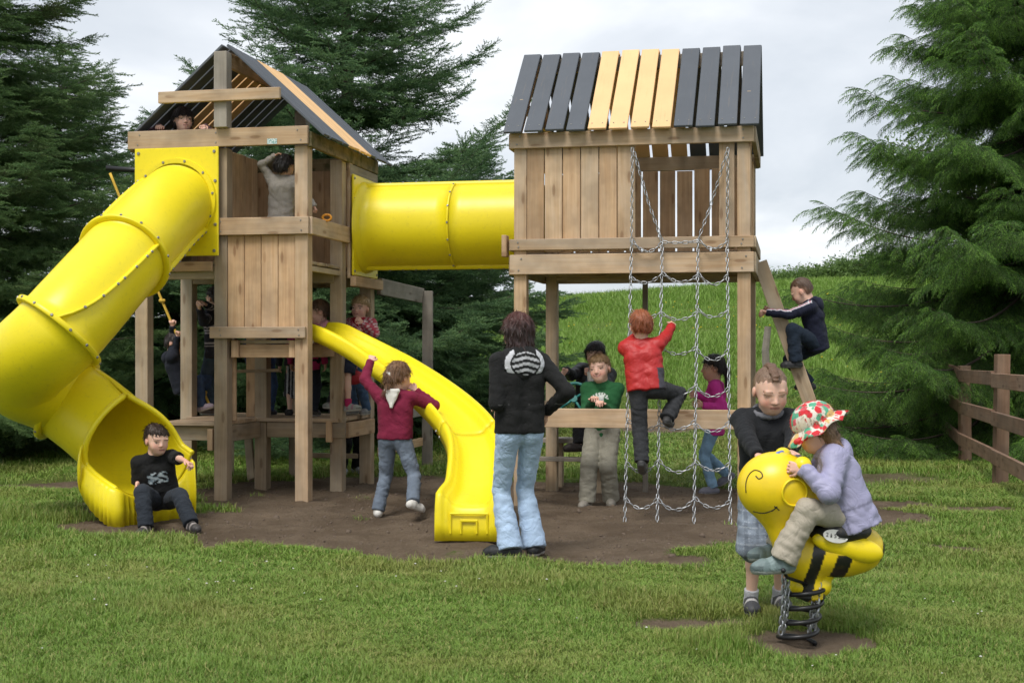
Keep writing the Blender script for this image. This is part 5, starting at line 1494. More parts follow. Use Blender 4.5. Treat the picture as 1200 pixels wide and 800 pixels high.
    # --- hair
    def hair(s, col, style='short', fringe=.17, amp=.006, length=.5, vol=1.0, col2=None, crown=.12):
        hm, hc, hh = s.J['hm'], s.J['hc'], s.hh; v = Vol(s.vox); g = vol
        def hp(x, y, z): return hc + hm @ (np.array([x, y, z]) * hh)
        th = {'buzz': .008, 'short': .028, 'bob': .05, 'long': .05, 'tail': .035, 'curly': .05}[style] * g
        v.ell(hp(0, -.07, .13), np.array([.352 + th, .415 + th, .385 + th]) * hh, hm, .02)
        if style in ('short', 'tail', 'curly', 'buzz'):
            v.ell(hp(0, -.19, -.08), np.array([.315 + th * .7, .26 + th, .27]) * hh, hm, .03)
        if style == 'bob':
            for sg in (-1, 1):
                v.cone(hp(sg * .28, -.10, .05), hp(sg * .27, -.08, -.05 - length), .14 * hh, .11 * hh, .03)
                v.cone(hp(sg * .20, -.25, .0), hp(sg * .17, -.30, -.12 - length), .18 * hh, .14 * hh, .03)
            v.cone(hp(0, -.28, .0), hp(0, -.33, -.15 - length), .19 * hh, .15 * hh, .03)
        if style == 'long':
            for x in (-.24, -.08, .08, .24): v.cone(hp(x, -.22, .0), hp(x * .9, -.30, -.2 - length), .17 * hh, .09 * hh, .03)
        if style == 'tail':
            v.cone(hp(0, -.46, .02), hp(0, -.56, -.12), .07 * hh, .11 * hh, .02); v.cone(hp(0, -.56, -.12), hp(.02, -.50, -.25 - length), .11 * hh, .05 * hh, .02)
        if style == 'curly':
            r = np.random.RandomState(s.seed)
            for q in range(9): v.ell(hp(r.uniform(-.16, .1), -.46 - r.uniform(0, .12), .05 - q * .075), np.array([.11, .10, .075]) * hh * r.uniform(.8, 1.2), hm, .012)
        r = np.random.RandomState(s.seed + 9); ph = r.uniform(0, 6, 6)
        def edge(Pn):
            q = (Pn - hc) @ hm / hh; ang = q[:, 0]
            line = fringe + .022 * np.sin(ang * 33 + ph[0]) + .016 * np.sin(ang * 71 + ph[1]) - .5 * np.clip(np.abs(ang) - .22, 0, 1)
            d = np.minimum(line - q[:, 2], q[:, 1] - np.where(np.abs(ang) > .25, .03, .02))
            if style in ('short', 'buzz', 'tail', 'curly'):
                low = -.22 - q[:, 2] + .05 * np.sin(ang * 9 + ph[2]); d = np.maximum(d, np.minimum(low, 1.0))
                ear = np.minimum(np.minimum(.03 - q[:, 2] - .6 * np.clip(-q[:, 1] - .10, 0, 1), q[:, 1] + .17), .10); d = np.maximum(d, np.where(np.abs(ang) > .2, ear, -1))
                if style in ('tail', 'curly'): d = np.where(q[:, 1] < -.40, np.minimum(d, -.12), d)
            return d
        soft = {'bob': .05, 'long': .05, 'buzz': .16, 'short': .13}.get(style, .09)
        def nz(Pn):
            q = (Pn - hc) @ hm / hh; a = np.arctan2(q[:, 0], -q[:, 1] + .05); z = q[:, 2]
            o = np.sin(a * 17 + 2.0 * np.sin(z * 7 + ph[0]) + ph[1]) * .5 + np.sin(a * 31 + 1.5 * np.sin(z * 11 + ph[2]) + ph[3]) * .35 + np.sin(z * 19 + a * 5 + ph[4]) * .3
            tp = np.clip(1 + edge(Pn) / soft, 0, 1) ** 2
            return amp * o * (1 - .5 * tp) + tp * (th + .022) * hh
        v.noise = nz
        v.carve(lambda Pn: edge(Pn) * hh)
        c1 = np.array(col); c2 = np.array(col2 if col2 is not None else np.array(col) * 1.5)
        def cf(P, J):
            q = (P - hc) @ hm / hh; w = np.clip((q[:, 2] - .05) / .4, 0, 1)[:, None] * .6; o = c1 * (1 - w) + c2 * w
            if style in ('buzz', 'short'):
                e = (np.clip(1 + edge(P) / (.14 if style == 'buzz' else .05), 0, 1) * (.65 if style == 'buzz' else .4))[:, None]; o = o * (1 - e) + s.skin * .8 * e
            return o
        V, F = v.build()
        if not len(V): return s
        C_ = cf(V, s.J); nrm = np.zeros_like(V); fn_ = np.cross(V[F[:, 2]] - V[F[:, 0]], V[F[:, 3]] - V[F[:, 1]])
        for k in range(4): np.add.at(nrm, F[:, k], fn_)
        nrm /= np.linalg.norm(nrm, axis=1)[:, None] + 1e-9
        # loose strands over the surface
        ns = {'buzz': 260, 'short': 900}.get(style, 1100); ln = {'buzz': .012, 'short': .032}.get(style, .05) * hh / .23
        e = edge(V); ok = np.nonzero(e < -.015)[0]; pick = ok[r.randint(0, len(ok), ns)]
        flow = -hm[:, 2][None] * .9 + r.normal(size=(ns, 3)) * .28; nn = nrm[pick]; top = np.clip(nn @ hm[:, 2], 0, 1)[:, None]
        flow = flow + hm[:, 1][None] * top * (.9 if style in ('short', 'buzz') else -.2); flow = flow - nn * (flow * nn).sum(1)[:, None]
        flow /= np.linalg.norm(flow, axis=1)[:, None] + 1e-9; wd = np.cross(flow, nn)
        tip = V[pick] + (flow + nn * r.uniform(.10, .42, (ns, 1))) * ln * r.uniform(.5, 1.2, (ns, 1)); b0 = V[pick] - nn * .002
        hw = .0022; SV = np.stack([b0 - wd * hw, b0 + wd * hw, tip + wd * hw * .3, tip - wd * hw * .3], 1).reshape(-1, 3)
        SF = np.arange(4 * ns).reshape(-1, 4) + len(V); SC = np.repeat(C_[pick] * (r.uniform(.85, 1.15, (ns, 1)) if style == 'buzz' else r.uniform(.65, 1.45, (ns, 1))), 4, 0)
        link('hair', mesh_np('hair', np.concatenate([V, SV]), np.concatenate([F, SF]), True, [HAIR], np.clip(np.concatenate([C_, SC]), 0, 1)), s.root); return s
# ------------------------------------------------------------------ the people
def G(px, Y, z=None):
    p = at(px, 500, Y); return Vector((p.x, p.y, gz(p.x, p.y) if z is None else z))
def spec(p, **kw):
    """Turn picture targets (x, y, distance) into the figure's own frame."""
    out = {}
    for k, v in kw.items():
        if k in ('hands', 'feet'):
            pts = []
            for q in v:
                if q is None: pts.append(None); continue
                if q[1] is None:      # a foot that stands on the ground
                    w = at(q[0], 500, q[2]); w.z = gz(w.x, w.y) + .041 * p.H
                else: w = at(*q)
                pts.append(p.to_local(w))
            out[k] = tuple(pts)
        elif k == 'pelvis': out[k] = p.to_local(at(*v))
        elif k == 'chest_to': out['lean'] = p.to_local(at(*v)) - out['pelvis']
        elif k in ('knee', 'elbow', 'toe', 'palm', 'fdir'):
            Mi = np.array(Matrix.Rotation(-p.root.rotation_euler.z, 3, 'Z')); out[k] = tuple(None if q is None else Mi @ np.array(q, float) for q in v)
        else: out[k] = v
    return p.pose(**out)
def two(c_a, c_b, test):
    return lambda P, J: np.where(test(P, J)[:, None], np.array(c_a, float)[None], np.array(c_b, float)[None])
def jeans(c, fade=1.5, J_keys=('kn0', 'kn1')):
    c = np.array(c, float)
    def f(P, J):
        o = np.broadcast_to(c, (len(P), 3)).copy()
        for k in (0, 1):
            m = (J['hip%d' % k] * .55 + J['kn%d' % k] * .45)
            for q, r_ in ((m, .09), (J['kn%d' % k], .08)):
                w = np.exp(-(np.linalg.norm(P - q, axis=1) / r_) ** 2)[:, None] * .55; o = o * (1 - w) + np.minimum(.75, c * fade + .02) * w
        n = np.sin(P[:, 2] * 55 + 2 * np.sin(P[:, 0] * 40)) * .06 + 1
        return o * n[:, None]
    return f
# 1 the woman with her back turned
p = Person(G(609, 9.08), -22, 1.64, 'woman in black hooded jacket and pale jeans standing with her back turned', True, .007, .009, group='adults at the playground', cat='woman')
spec(p, hands=((641, 481, 9.20), (587, 470, 9.20)), feet=((626, None, 9.14), (598, None, 9.02)), toe=((.25, 1, 0), (-1, .05, 0)), elbow=((1, -.7, -.8), (-.12, -1, -1)), head=(8, -4, 0), curl=(.3, .2), palm=((-.2, 1, 0), (.2, 1, 0)), fdir=((-.5, .3, -1), (-.1, .2, -1)))
p.body(slim=.80).eyes()
p.trousers(jeans((.36, .47, .62), 1.25), .84, .060, .042, 1.0, amp=.004)
p.shoes((.012, .012, .013), (.45, .44, .42), size=1.0)
def j_w(P, J):
    q = (P - J['c7']); z = q @ J['lean']; o = np.full((len(P), 3), .012)
    m = np.abs(z + .34) < .004; o[m] = .10
    return o
def hood_w(P, J):
    q = P - J['c7']; x = q @ J['rx']; z = q @ J['lean']
    o = np.full((len(P), 3), .014); e = (x / .150) ** 2 + ((z + .070) / .118) ** 2
    st = np.sin((z + .25 * np.abs(x)) * 2 * np.pi / .040) > 0
    o[(e < .42) & st] = (.45, .45, .47)
    o[(e >= .52) & (e < .90) & (np.abs(x) > .080) & (z > -.155)] = (.58, .58, .61)
    return o
p.top(j_w, 'long', .88, .012, CLOTH, None, 'jacket', hemw=1.05, amp=.004, sl_loose=.88)
J = p.J; hv = Vol(.0065); hv.ell(J['c7'] - J['fwd'] * .066 - J['lean'] * .070, np.array([.150, .050, .118]), np.stack([J['rx'], J['fwd'], J['lean']], 1), .01)
hv.cone(J['c7'] - J['rx'] * .10 - J['lean'] * .005 - J['fwd'] * .03, J['c7'] + J['rx'] * .10 - J['lean'] * .005 - J['fwd'] * .03, .034, .034, .03); hv.noise = fold_noise(.004, 50, 4)
p.part('hood', hv, hood_w, CLOTH)
p.hair((.030, .012, .010), 'bob', .10, .007, .60, 1.15, (.105, .026, .016))
for k, z in enumerate((.93, 1.02)):
    bl = p.J['pelvis'] + np.array([-.148, .035, .07 + k * .11]); v = Vol(.003); v.ell(bl, (.009, .009, .009)); p.part('button', v, flat((.6, .6, .6)), LEATHER)
# 2 girl in maroon reaching to the wave slide
p = Person(G(463, 11.42), 14, 1.30, 'girl in maroon hoodie reaching up to the edge of the wave slide', False, .0065, .0085)
spec(p, hands=((488, 458, 11.50), (434, 424, 11.68)), feet=((484, 588, 11.16), (443, None, 11.44)), toe=((.7, .8, -.35), (-.1, 1, 0)), elbow=((1, -.3, -1), (-1, -.4, -.4)), head=(-24, -4, 4), curl=(.9, 1.0), lean=(.0, .04, 1), palm=((-.5, .8, 0), (0, 1, -.3)))
p.body().eyes()
p.trousers(jeans((.135, .165, .21), 1.7), .98, .042, .043, .99)
p.shoes((.62, .60, .56), (.70, .68, .64), size=1.0)
MAR = (.17, .012, .038)
def hood_m(P, J):
    q = P - J['c7']; x = q @ J['rx']; y = q @ J['fwd']; z = q @ J['lean']
    o = np.broadcast_to(np.array(MAR), (len(P), 3)).copy(); o[(np.abs(x) < .055 + .4 * (z + .05)) & (y > -.125) & (z < .07)] = (.62, .60, .55); return o
p.top(flat(MAR), 'long', 1.02, .01, CLOTH, None, 'hoodie', hemw=1.06, amp=.005)
hv = Vol(.007); J = p.J
bk = J['c7'] - J['fwd'] * .098
for sg in (-1, 1): hv.cone(bk + J['rx'] * sg * .052 + J['lean'] * .01, bk - J['fwd'] * .012 - J['lean'] * .125, .017, .011, .012)
hv.cone(bk - J['rx'] * .052 + J['lean'] * .01, bk + J['rx'] * .052 + J['lean'] * .01, .017, .017, .012); hv.ell(bk - J['fwd'] * .004 - J['lean'] * .035, np.array([.046, .017, .055]), np.stack([J['rx'], J['fwd'], J['lean']], 1), .012); p.part('hood_lining', hv, flat((.64, .62, .57)), CLOTH)
p.hair((.14, .070, .034), 'curly', .16, .007, .2, 1.0, (.24, .13, .065))
v = Vol(.004); v.ell(J['hc'] + J['hm'] @ (np.array([-.03, -.50, .06]) * p.hh), np.array([.035, .02, .03]), J['hm']); p.part('hair_tie', v, flat((.65, .63, .58)), CLOTH)
# 3 boy sitting at the foot of the tube slide
p = Person(G(190, 10.62), 164, 1.24, 'boy in black T-shirt and dark jeans sitting at the tube slide exit', False, .0055, .0085)
spec(p, pelvis=(190, 582, 10.86), chest_to=(180, 532, 10.76), hands=((161, 566, 10.62), (220, 541, 10.40)), feet=((171, None, 10.46), (224, None, 10.46)), knee=((-.25, -1, 1.2), (.3, -1, 1.2)), toe=((-.15, -1, 0), (.75, -1, 0)),
     elbow=((-.25, 1, 0), (.5, 1, -.1)), head=(24, -14, -4), curl=(.8, .8), palm=((1, 0, 0), (0, -.3, -1)), fdir=((0, -.5, -1), (.8, -.6, -.3)))
p.body(rosy=.7, lip=(.42, .17, .14)).eyes(look=(1, -1))
p.trousers(jeans((.020, .025, .033), 1.6), 1.05, .046, .048, .97)
p.shoes((.045, .040, .038), (.10, .09, .08), (.28, .25, .23), 1.03)
def tee(P, J):
    q = P - J['chest']; x = q @ J['rx']; y = q @ J['fwd']; z = q @ J['lean']; o = np.full((len(P), 3), .011)
    m = (y > .02) & (np.abs(x + .0) < .075) & (np.abs(z + .045) < .045)
    n = np.sin(x * 90 + 3 * np.sin(z * 70)) + np.sin(z * 120 + 2 * np.sin(x * 60)) + .6
    o[m & (n > .0)] = (.25, .31, .34); o[m & (n > .9)] = (.50, .56, .58); return o
p.top(tee, 'short', 1.04, .06, CLOTH, None, 'tshirt', coll=.85)
p.hair((.022, .012, .008), 'short', .20, .005, col2=(.045, .024, .015))
# 4 boy in green
p = Person(G(706, 12.38), 196, 1.40, 'laughing boy in green sweatshirt and khaki trousers behind the low beam', False, .006, .009)
spec(p, hands=((694, 470, 12.18), (706, 474, 12.14)), feet=((688, None, 12.25), (716, None, 12.36)), elbow=((-.3, 1, -1), (.3, 1, -1)), head=(-6, -2, 8), curl=(.9, .9), toe=((-.5, -1, 0), (-.1, -1, 0)), palm=((0, 0, -1), (0, 0, -1)))
p.body(smile=1.0, rosy=.8).eyes(look=(-.4, 0))
v = Vol(.003); v.ell(p.J['hc'] + p.J['hm'] @ (np.array([0, .362, -.238]) * p.hh), np.array([.10, .035, .022]) * p.hh, p.J['hm']); p.part('teeth', v, flat((.7, .68, .62)), TOOTH)
p.trousers(flat((.27, .255, .205)), 1.08, .050, .050, 1.0, CLOTH, amp=.004)
p.shoes((.22, .20, .17), (.3, .28, .25))
GRN = (.020, .105, .036)
def sweat(P, J):
    q = P - J['chest']; x = q @ J['rx']; y = q @ J['fwd']; z = q @ J['lean']; o = np.broadcast_to(np.array(GRN), (len(P), 3)).copy()
    m = y > .02
    arc = (np.abs(np.hypot(x, z + .03) - .075) < .013) & (z > .0) & (np.sin(np.arctan2(z + .03, x) * 19) > -.2)
    paw = (np.hypot(x, z - .008) < .024) | ((np.abs(x) < .04) & (np.abs(z - .008) < .028) & (np.sin(x * 190) > .1))
    o[m & (arc | paw)] = (.62, .64, .60); return o
p.top(sweat, 'long', .97, .08, CLOTH, None, 'sweatshirt', coll=.9)
p.hair((.21, .125, .06), 'short', .20, .006, vol=1.15, col2=(.34, .22, .11))
# 5 adult in black seated behind
p = Person(G(700, 13.95), 206, 1.62, 'adult in black jacket sitting on the bench behind boy in green', True, .008, .010, group='adults at the playground', cat='adult')
spec(p, pelvis=(694, 486, 13.98), chest_to=(698, 428, 13.85), hands=((664, 434, 13.45), (693, 440, 13.45)), feet=((680, 522, 13.36), (702, 540, 13.3)), knee=((-.2, -1, .6), (.3, -1, .6)), toe=((-1, -.4, 0), (-.3, -1, 0)),
     elbow=((-.5, .3, -1), (.6, 0, -1)), head=(10, -6, 0), curl=(.4, 1.0), palm=((0, -1, -.5), (1, 0, 0)), fdir=((-.5, -.6, -.4), (-.8, -.3, .4)))
p.body(slim=.85).eyes()
p.trousers(flat((.010, .010, .012)), 1.0, .045, .045, 1.0, CLOTH)
p.shoes((.022, .015, .012), (.03, .025, .02))
def jk(P, J):
    q = P - J['chest']; o = np.full((len(P), 3), .013); m = (np.abs(q @ J['rx']) < .05) & (q @ J['fwd'] > .03); o[m] = (.10, .19, .26); return o
p.top(jk, 'long', 1.12, .06, SHELL, None, 'jacket')
p.hair((.012, .009, .008), 'bob', .16, .004, .12, 1.15, (.02, .014, .012))
cup = empty('paper_cup', at(692, 441, 13.38)); tag(cup, 'small white cup in the hand of the seated adult in black', 'cup')
v, f = sweep([(0, 0, -.045), (0, 0, .045)], [.028, .036], 14); link('cup_body', mesh_np('cup_body', v, f, False, [TOOTH]), cup)
# 6 boy in red on the net
p = Person(G(757, 11.0, 0), 3, 1.27, 'red-haired boy in red jacket climbing the chain net', False, .006, .0085)
spec(p, pelvis=(757, 452, 11.08), chest_to=(752, 405, 11.14), hands=((788, 381, 11.50), (765, 374, 11.50)), feet=((782, 490, 11.08), (752, 541, 10.98)), knee=((.75, .9, .5), (.05, 1, 0)), toe=((.35, .9, -.2), (.15, .8, -.45)),
     elbow=((.5, -.3, -1), (-.6, -.2, -1)), head=(6, 8, 0), curl=(1.3, 1.3), palm=((0, 1, 0), (0, 1, 0)))
p.body().eyes()
p.trousers(flat((.030, .031, .034)), 1.02, .046, .046, .98, CLOTH, amp=.006)
p.shoes((.035, .034, .034), (.09, .09, .09), (.2, .2, .2))
RED = (.42, .017, .017)
def jr(P, J):
    q = P - J['c7']; x = q @ J['rx']; z = q @ J['lean']; o = np.broadcast_to(np.array(RED), (len(P), 3)).copy()
    o[(x > .100) & (z < -.24) & (q @ J['fwd'] < .05) & (np.linalg.norm(P - J['el0'], axis=1) > .17)] = (.05, .045, .06); return o
p.top(jr, 'long', 1.12, .03, SHELL, None, 'jacket', hemw=1.08, amp=.006)
p.hair((.20, .052, .017), 'short', .17, .005, vol=1.2, col2=(.33, .095, .03))
# 7 girl in pink behind the net
p = Person(G(838, 13.35), 286, 1.36, 'dark-haired girl in pink top and blue jeans walking behind the chain net', False, .007, .009, skin=SK_MID)
spec(p, hands=((816, 462, 13.2), (824, 475, 13.1)), feet=((853, 556, 13.5), (836, None, 13.25)), toe=((-.9, -.2, -.5), (-1, -.3, 0)), elbow=((1, .3, -1), (1, -.2, -1)), head=(12, -2, 0), lean=(0, -.02, 1), curl=(.6, .6))
p.body().eyes()
p.trousers(jeans((.20, .33, .46), 1.4), .90, .040, .040, .98)
p.shoes((.14, .14, .17), (.40, .38, .36))
p.top(flat((.62, .045, .30)), 'long', .97, .09, CLOTH, None, 'top', coll=.85)
p.hair((.018, .011, .009), 'tail', .16, .004, .55, 1.0, (.03, .02, .016))
# 8 boy on the ladder
p = Person(G(952, 12.3, 0), 288, 1.24, 'boy in navy tracksuit top climbing the ladder with striped sleeves', False, .0065, .0085)
spec(p, pelvis=(958, 400, 12.3), chest_to=(950, 356, 12.28), hands=((904, 362, 12.52), (899, 366, 12.14)), feet=((949, 450, 12.42), (933, 424, 12.12)), knee=((-1, .2, .3), (-1, -.4, .9)), toe=((-1, .15, 0), (-1, .1, 0)),
     elbow=((.3, .6, -1), (.3, -.6, -1)), head=(-6, -30, 0), curl=(1.3, 1.3), palm=((-1, 0, 0), (-1, 0, 0)))
p.body().eyes()
p.trousers(flat((.012, .020, .034)), 1.05, .045, .046, .97)
p.shoes((.02, .02, .022), (.1, .1, .1))
NAV = (.010, .012, .028)
def trk(P, J):
    o = np.broadcast_to(np.array(NAV), (len(P), 3)).copy()
    for i in (0, 1):
        for a, b in (('sh', 'el'), ('el', 'wr'), ('c7', 'sh')):
            A = J['c7'] if a == 'c7' else J[a + str(i)]; B = J[b + str(i)]; d = unit(B - A); t_ = (P - A) @ d; L = np.linalg.norm(B - A)
            r_ = P - A - t_[:, None] * d; out = unit(np.cross(d, np.cross(np.array([0, 0, 1.]) + (1 if i == 0 else -1) * J['rx'] * .45, d)))
            lat = np.cross(d, out); x = r_ @ lat; up = r_ @ out
            m = (t_ > -.02) & (t_ < L + .01) & (np.linalg.norm(r_, axis=1) < .09) & (up > .008)
            o[m & (np.abs(x) < .017)] = (.58, .56, .60); o[m & (np.abs(x) < .006)] = (.30, .03, .06)
    return o
p.top(trk, 'long', 1.10, .06, CLOTH, flat(NAV), 'tracksuit_top', amp=.005)
p.hair((.075, .040, .022), 'buzz', .22, .002, vol=1.6, col2=(.11, .06, .034))
# 9 boy beside the bee
p = Person(G(900, 7.12), 186, 1.285, 'boy with short mohawk in black jacket and plaid shorts behind the bee rider', False, .0048, .0075)
spec(p, hands=((891, 541, 6.68), (925, 541, 6.62)), feet=((880, None, 7.08), (913, None, 7.14)), elbow=((-1, .4, -.6), (1, .5, -.6)), head=(12, -20, 2), curl=(.5, .7), toe=((-.1, -1, 0), (.1, -1, 0)), palm=((0, 0, -1), (0, 0, -1)), fdir=((.5, -.8, -.2), (-.2, -.9, -.15)))
p.body(rosy=.9, brow=(.20, .11, .06)).eyes(closed=True)
def plaid(P, J):
    base = np.array([.21, .245, .30]); x = P[:, 0]; z = P[:, 2]
    o = np.broadcast_to(base, (len(P), 3)).copy(); a = np.sin(x * 2 * np.pi / .055) ; b = np.sin(z * 2 * np.pi / .055)
    o[a > .55] *= .78; o[b > .55] *= .78; o[np.abs(a) < .10] = (.30, .33, .38); o[np.abs(b) < .10] = (.30, .33, .38); n = np.sin(x * 31 + 2 * np.sin(z * 23)) * .2 + 1
    return o * n[:, None]
p.shorts(plaid, 1.12, 1.10, CLOTH, 'shorts', .060)
p.socks((.42, .42, .44), .20, .0275)
p.shoes((.05, .05, .055), (.20, .20, .21), (.40, .39, .38), 1.08)
p.top(flat((.012, .013, .015)), 'long', 1.08, .05, CLOTH, flat((.15, .15, .165)), 'jacket', amp=.005)
p.hair((.20, .125, .078), 'buzz', .24, .0015, vol=1.0, col2=(.17, .10, .06))
v = Vol(.005); J = p.J
for q in np.linspace(0, 1, 9):
    a = R(38 + 95 * q); c = J['hc'] + J['hm'] @ (np.array([0, -.06 + .44 * math.cos(a), .12 + .41 * math.sin(a)]) * p.hh); v.ell(c, np.array([.075, .09, .026]) * p.hh, J['hm'], .02)
v.noise = fold_noise(.003, 160, 5); p.part('mohawk', v, flat((.13, .068, .038)), HAIR)
# ------------------------------------------------------------------ spring rider shaped like a bee, facing left
bee = empty('spring_rider', G(950, 6.42), 0); bz = bee.location.z
tag(bee, 'yellow and black bee spring rider on black coil spring, girl riding it', 'spring rider')
def B_(px, py, Y=6.42): return np.array(at(px, py, Y) - bee.location)
v = Vol(.006)
hc_ = B_(910, 570); v.ell(hc_, (.185, .155, .165), None, .02)
v.ell(B_(934, 590), (.10, .12, .13), None, .05)
v.cone(B_(912, 606), B_(935, 655), .075, .085, .06); v.cone(B_(935, 655), B_(985, 648), .085, .10, .06)
v.ell(B_(985, 643), (.19, .125, .115), None, .05); v.ell(B_(1006, 641), (.108, .108, .098), None, .05)
v.cone(B_(945, 660), B_(950, 690), .07, .062, .03); v.cone(B_(950, 690), B_(950, 700), .06, .07, .02, capb=.0)
stripe0 = B_(985, 640)
def bee_col(P, J):
    o = np.broadcast_to(np.array([.84, .60, .012]), (len(P), 3)).copy(); q = P - stripe0; x = q[:, 0] * 248 + 985; y = 640 - q[:, 2] * 248
    x2 = x + (y - 640) * .25
    m = ((x2 > 948) & (x2 < 962) & (y > 628)) | ((x2 > 976) & (x2 < 994) & (y > 646)) | (x2 > 1030)
    o[m] = .013; return o
V, F = v.build(); BEE_PAINT, bnt, bb = new_mat('bee_painted_plastic'); t = NT(bnt)
t.set(bb.inputs['Base Color'], t.mix(t.math('MULTIPLY', t.ramp(t.noise(t.n('ShaderNodeTexCoord').outputs['Object'], 14, 5, .65), [(.5, 0.0), (.75, 1.0)]), .18), t.n('ShaderNodeAttribute', attribute_name='col').outputs['Color'], (.35, .25, .05)))
bb.inputs['Roughness'].default_value = .36
link('body', mesh_np('body', V, F, True, [BEE_PAINT], bee_col(V, None)), bee)
# raised wing panel and saddle on the viewer's side
v = Vol(.005); Mw = np.array(Matrix.Rotation(R(14), 3, 'Y')); v.ell(B_(992, 640, 6.315), (.165, .034, .055), Mw, .01); v.ell(B_(1012, 645, 6.312), (.085, .036, .05), Mw, .03)
V, F = v.build(); link('wing_panel', mesh_np('wing_panel', V, F, True, [BEE_YELLOW]), bee)
v = Vol(.006); v.ell(B_(982, 622, 6.40), (.155, .135, .070), None, .02); V, F = v.build(); link('saddle', mesh_np('saddle', V, F, True, [BLACK_RUBBER]), bee)
# oval age plate
pl_ = bpy.data.meshes.new('age_plate'); a = np.linspace(0, 2 * np.pi, 32, endpoint=False)
Vp = [(.058 * math.cos(x), 0, .030 * math.sin(x)) for x in a] + [(.058 * math.cos(x), -.004, .030 * math.sin(x)) for x in a]
Fp = [tuple(range(32, 64))] + [(k, (k + 1) % 32, 32 + (k + 1) % 32, 32 + k) for k in range(32)]
pl_.from_pydata(Vp, [], Fp); pl_.materials.append(simple('plate_white', (.62, .61, .57), .5))
apo = link('age_plate', pl_, bee, None, B_(979, 628, 6.272), (R(-10), R(10), R(2)))
fc = bpy.data.curves.new('age_text', 'FONT'); fc.body = '2 à 5 ans'; fc.size = .026; fc.extrude = .0006; fc.align_x = 'CENTER'; fc.align_y = 'CENTER'
fc.materials.append(BLACK_RUBBER); fo = bpy.data.objects.new('age_text', fc); COL.objects.link(fo); dg_ = bpy.context.evaluated_depsgraph_get(); tm = bpy.data.meshes.new_from_object(fo.evaluated_get(dg_)); bpy.data.objects.remove(fo)
link('age_text', tm, apo, None, (0, -.0055, 0), (R(90), 0, 0))
# antenna knobs and eye rings on the head
def disc_on_head(px, py, r0, name, mat, depth=.012, parent=bee, proud=.006):
    d0 = B_(px, py, 6.42) - hc_; ny = -math.sqrt(max(.02, 1 - (d0[0] / .185) ** 2 - (d0[2] / .165) ** 2)) * .155
    c = hc_ + np.array([d0[0], ny, d0[2]]); n = unit(np.array([d0[0] / .185 ** 2, ny / .155 ** 2, d0[2] / .165 ** 2])); return c, n
def torus_on(px, py, r0, tube, name, mat):
    c, n = disc_on_head(px, py, r0, name, mat); M = np.array(Vector(n).to_track_quat('Z', 'Y').to_matrix())
    pts = [c + n * .005 + M @ np.array([r0 * math.cos(x), r0 * math.sin(x), -.002 - (r0 ** 2) * 1.6]) for x in np.linspace(0, 2 * np.pi, 28, endpoint=False)]
    vv, ff = sweep(pts, tube, 8, True); link(name, mesh_np(name, vv, ff, True, [mat]), bee)
torus_on(924, 573, .062, .0055, 'eye_ring', BEE_YELLOW)
v = Vol(.004)
c, n = disc_on_head(930, 547, 0, '', None)
v.cone(c - n * .03, c + n * .035, .034, .040, .006); v.ell(c + n * .035, (.04, .04, .04), None, .006); V, F = v.build(); link('antenna_knob', mesh_np('antenna_knob', V, F, True, [BEE_YELLOW]), bee)
c2 = c * np.array([1, -1, 1]) + np.array([-.02, .0, .02]); v = Vol(.004); v.cone(hc_ + (c2 - hc_) * .8, c2 + np.array([0, .04, .02]), .034, .042, .006); V, F = v.build(); link('antenna_knob', mesh_np('antenna_knob', V, F, True, [BEE_YELLOW]), bee)
c, n = disc_on_head(931, 586, 0, '', None); v = Vol(.0025); v.ell(c, (.013, .008, .013)); V, F = v.build(); link('pupil', mesh_np('pupil', V, F, True, [BLACK_RUBBER]), bee)
def line_on(pts, name, r=.0026):
    vv = []
    for x, y in pts:
        c, n = disc_on_head(x, y, 0, '', None); vv.append(c + n * .0012)
    V, F = sweep([Vector(q) for q in catmull([Vector(q) for q in vv], 6)], r, 6); link(name, mesh_np(name, V, F, True, [BLACK_RUBBER]), bee)
line_on([(880, 597), (890, 598), (898, 595), (903, 591), (904, 589)], 'smile'); line_on([(901, 589), (904, 591), (907, 594)], 'smile_corner')
line_on([(871, 575), (871, 564), (874, 555), (880, 549), (886, 550), (888, 555), (884, 558), (881, 555)], 'cheek_curl')
v = Vol(.004); v.cone(hc_ + np.array([.0, -.03, .155]), hc_ + np.array([.03, .02, .158]), .012, .012, .004); V, F = v.build()
link('head_sticker', mesh_np('head_sticker', V, F, True, [simple('blue_white_sticker', (.10, .20, .55), .5, 0, .8, 40)]), bee)
# foot bar, mount plate, coil spring, safety chains
vv, ff = sweep([B_(918, 668, 6.22), B_(918, 668, 6.62)], .012, 10); link('foot_rest', mesh_np('foot_rest', vv, ff, True, [DARK_STEEL]), bee)
vv, ff = sweep([B_(912, 640, 6.30), B_(914, 660, 6.29), B_(922, 676, 6.30), B_(945, 684, 6.36)], .008, 8); link('foot_bracket', mesh_np('foot_bracket', vv, ff, True, [DARK_STEEL]), bee)
v = Vol(.006); v.cone(B_(935, 672), B_(968, 668), .045, .05, .02); v.cone(B_(938, 686), B_(962, 686), .05, .05, .02); V, F = v.build(); link('mount', mesh_np('mount', V, F, True, [BEE_YELLOW]), bee)
sc_ = B_(933, 742); top_z = B_(940, 684)[2]; turns = 4.2; coil = []
for q in np.linspace(0, 1, 130):
    a = q * turns * 2 * np.pi; rr = .088; z = .012 + (top_z - .012) * q; xo = sc_[0] + (B_(944, 690)[0] - sc_[0]) * q
    coil.append((xo + rr * math.cos(a), rr * math.sin(a), z))
vv, ff = sweep(coil, .0115, 10); link('coil_spring', mesh_np('coil_spring', vv, ff, True, [DARK_STEEL]), bee)
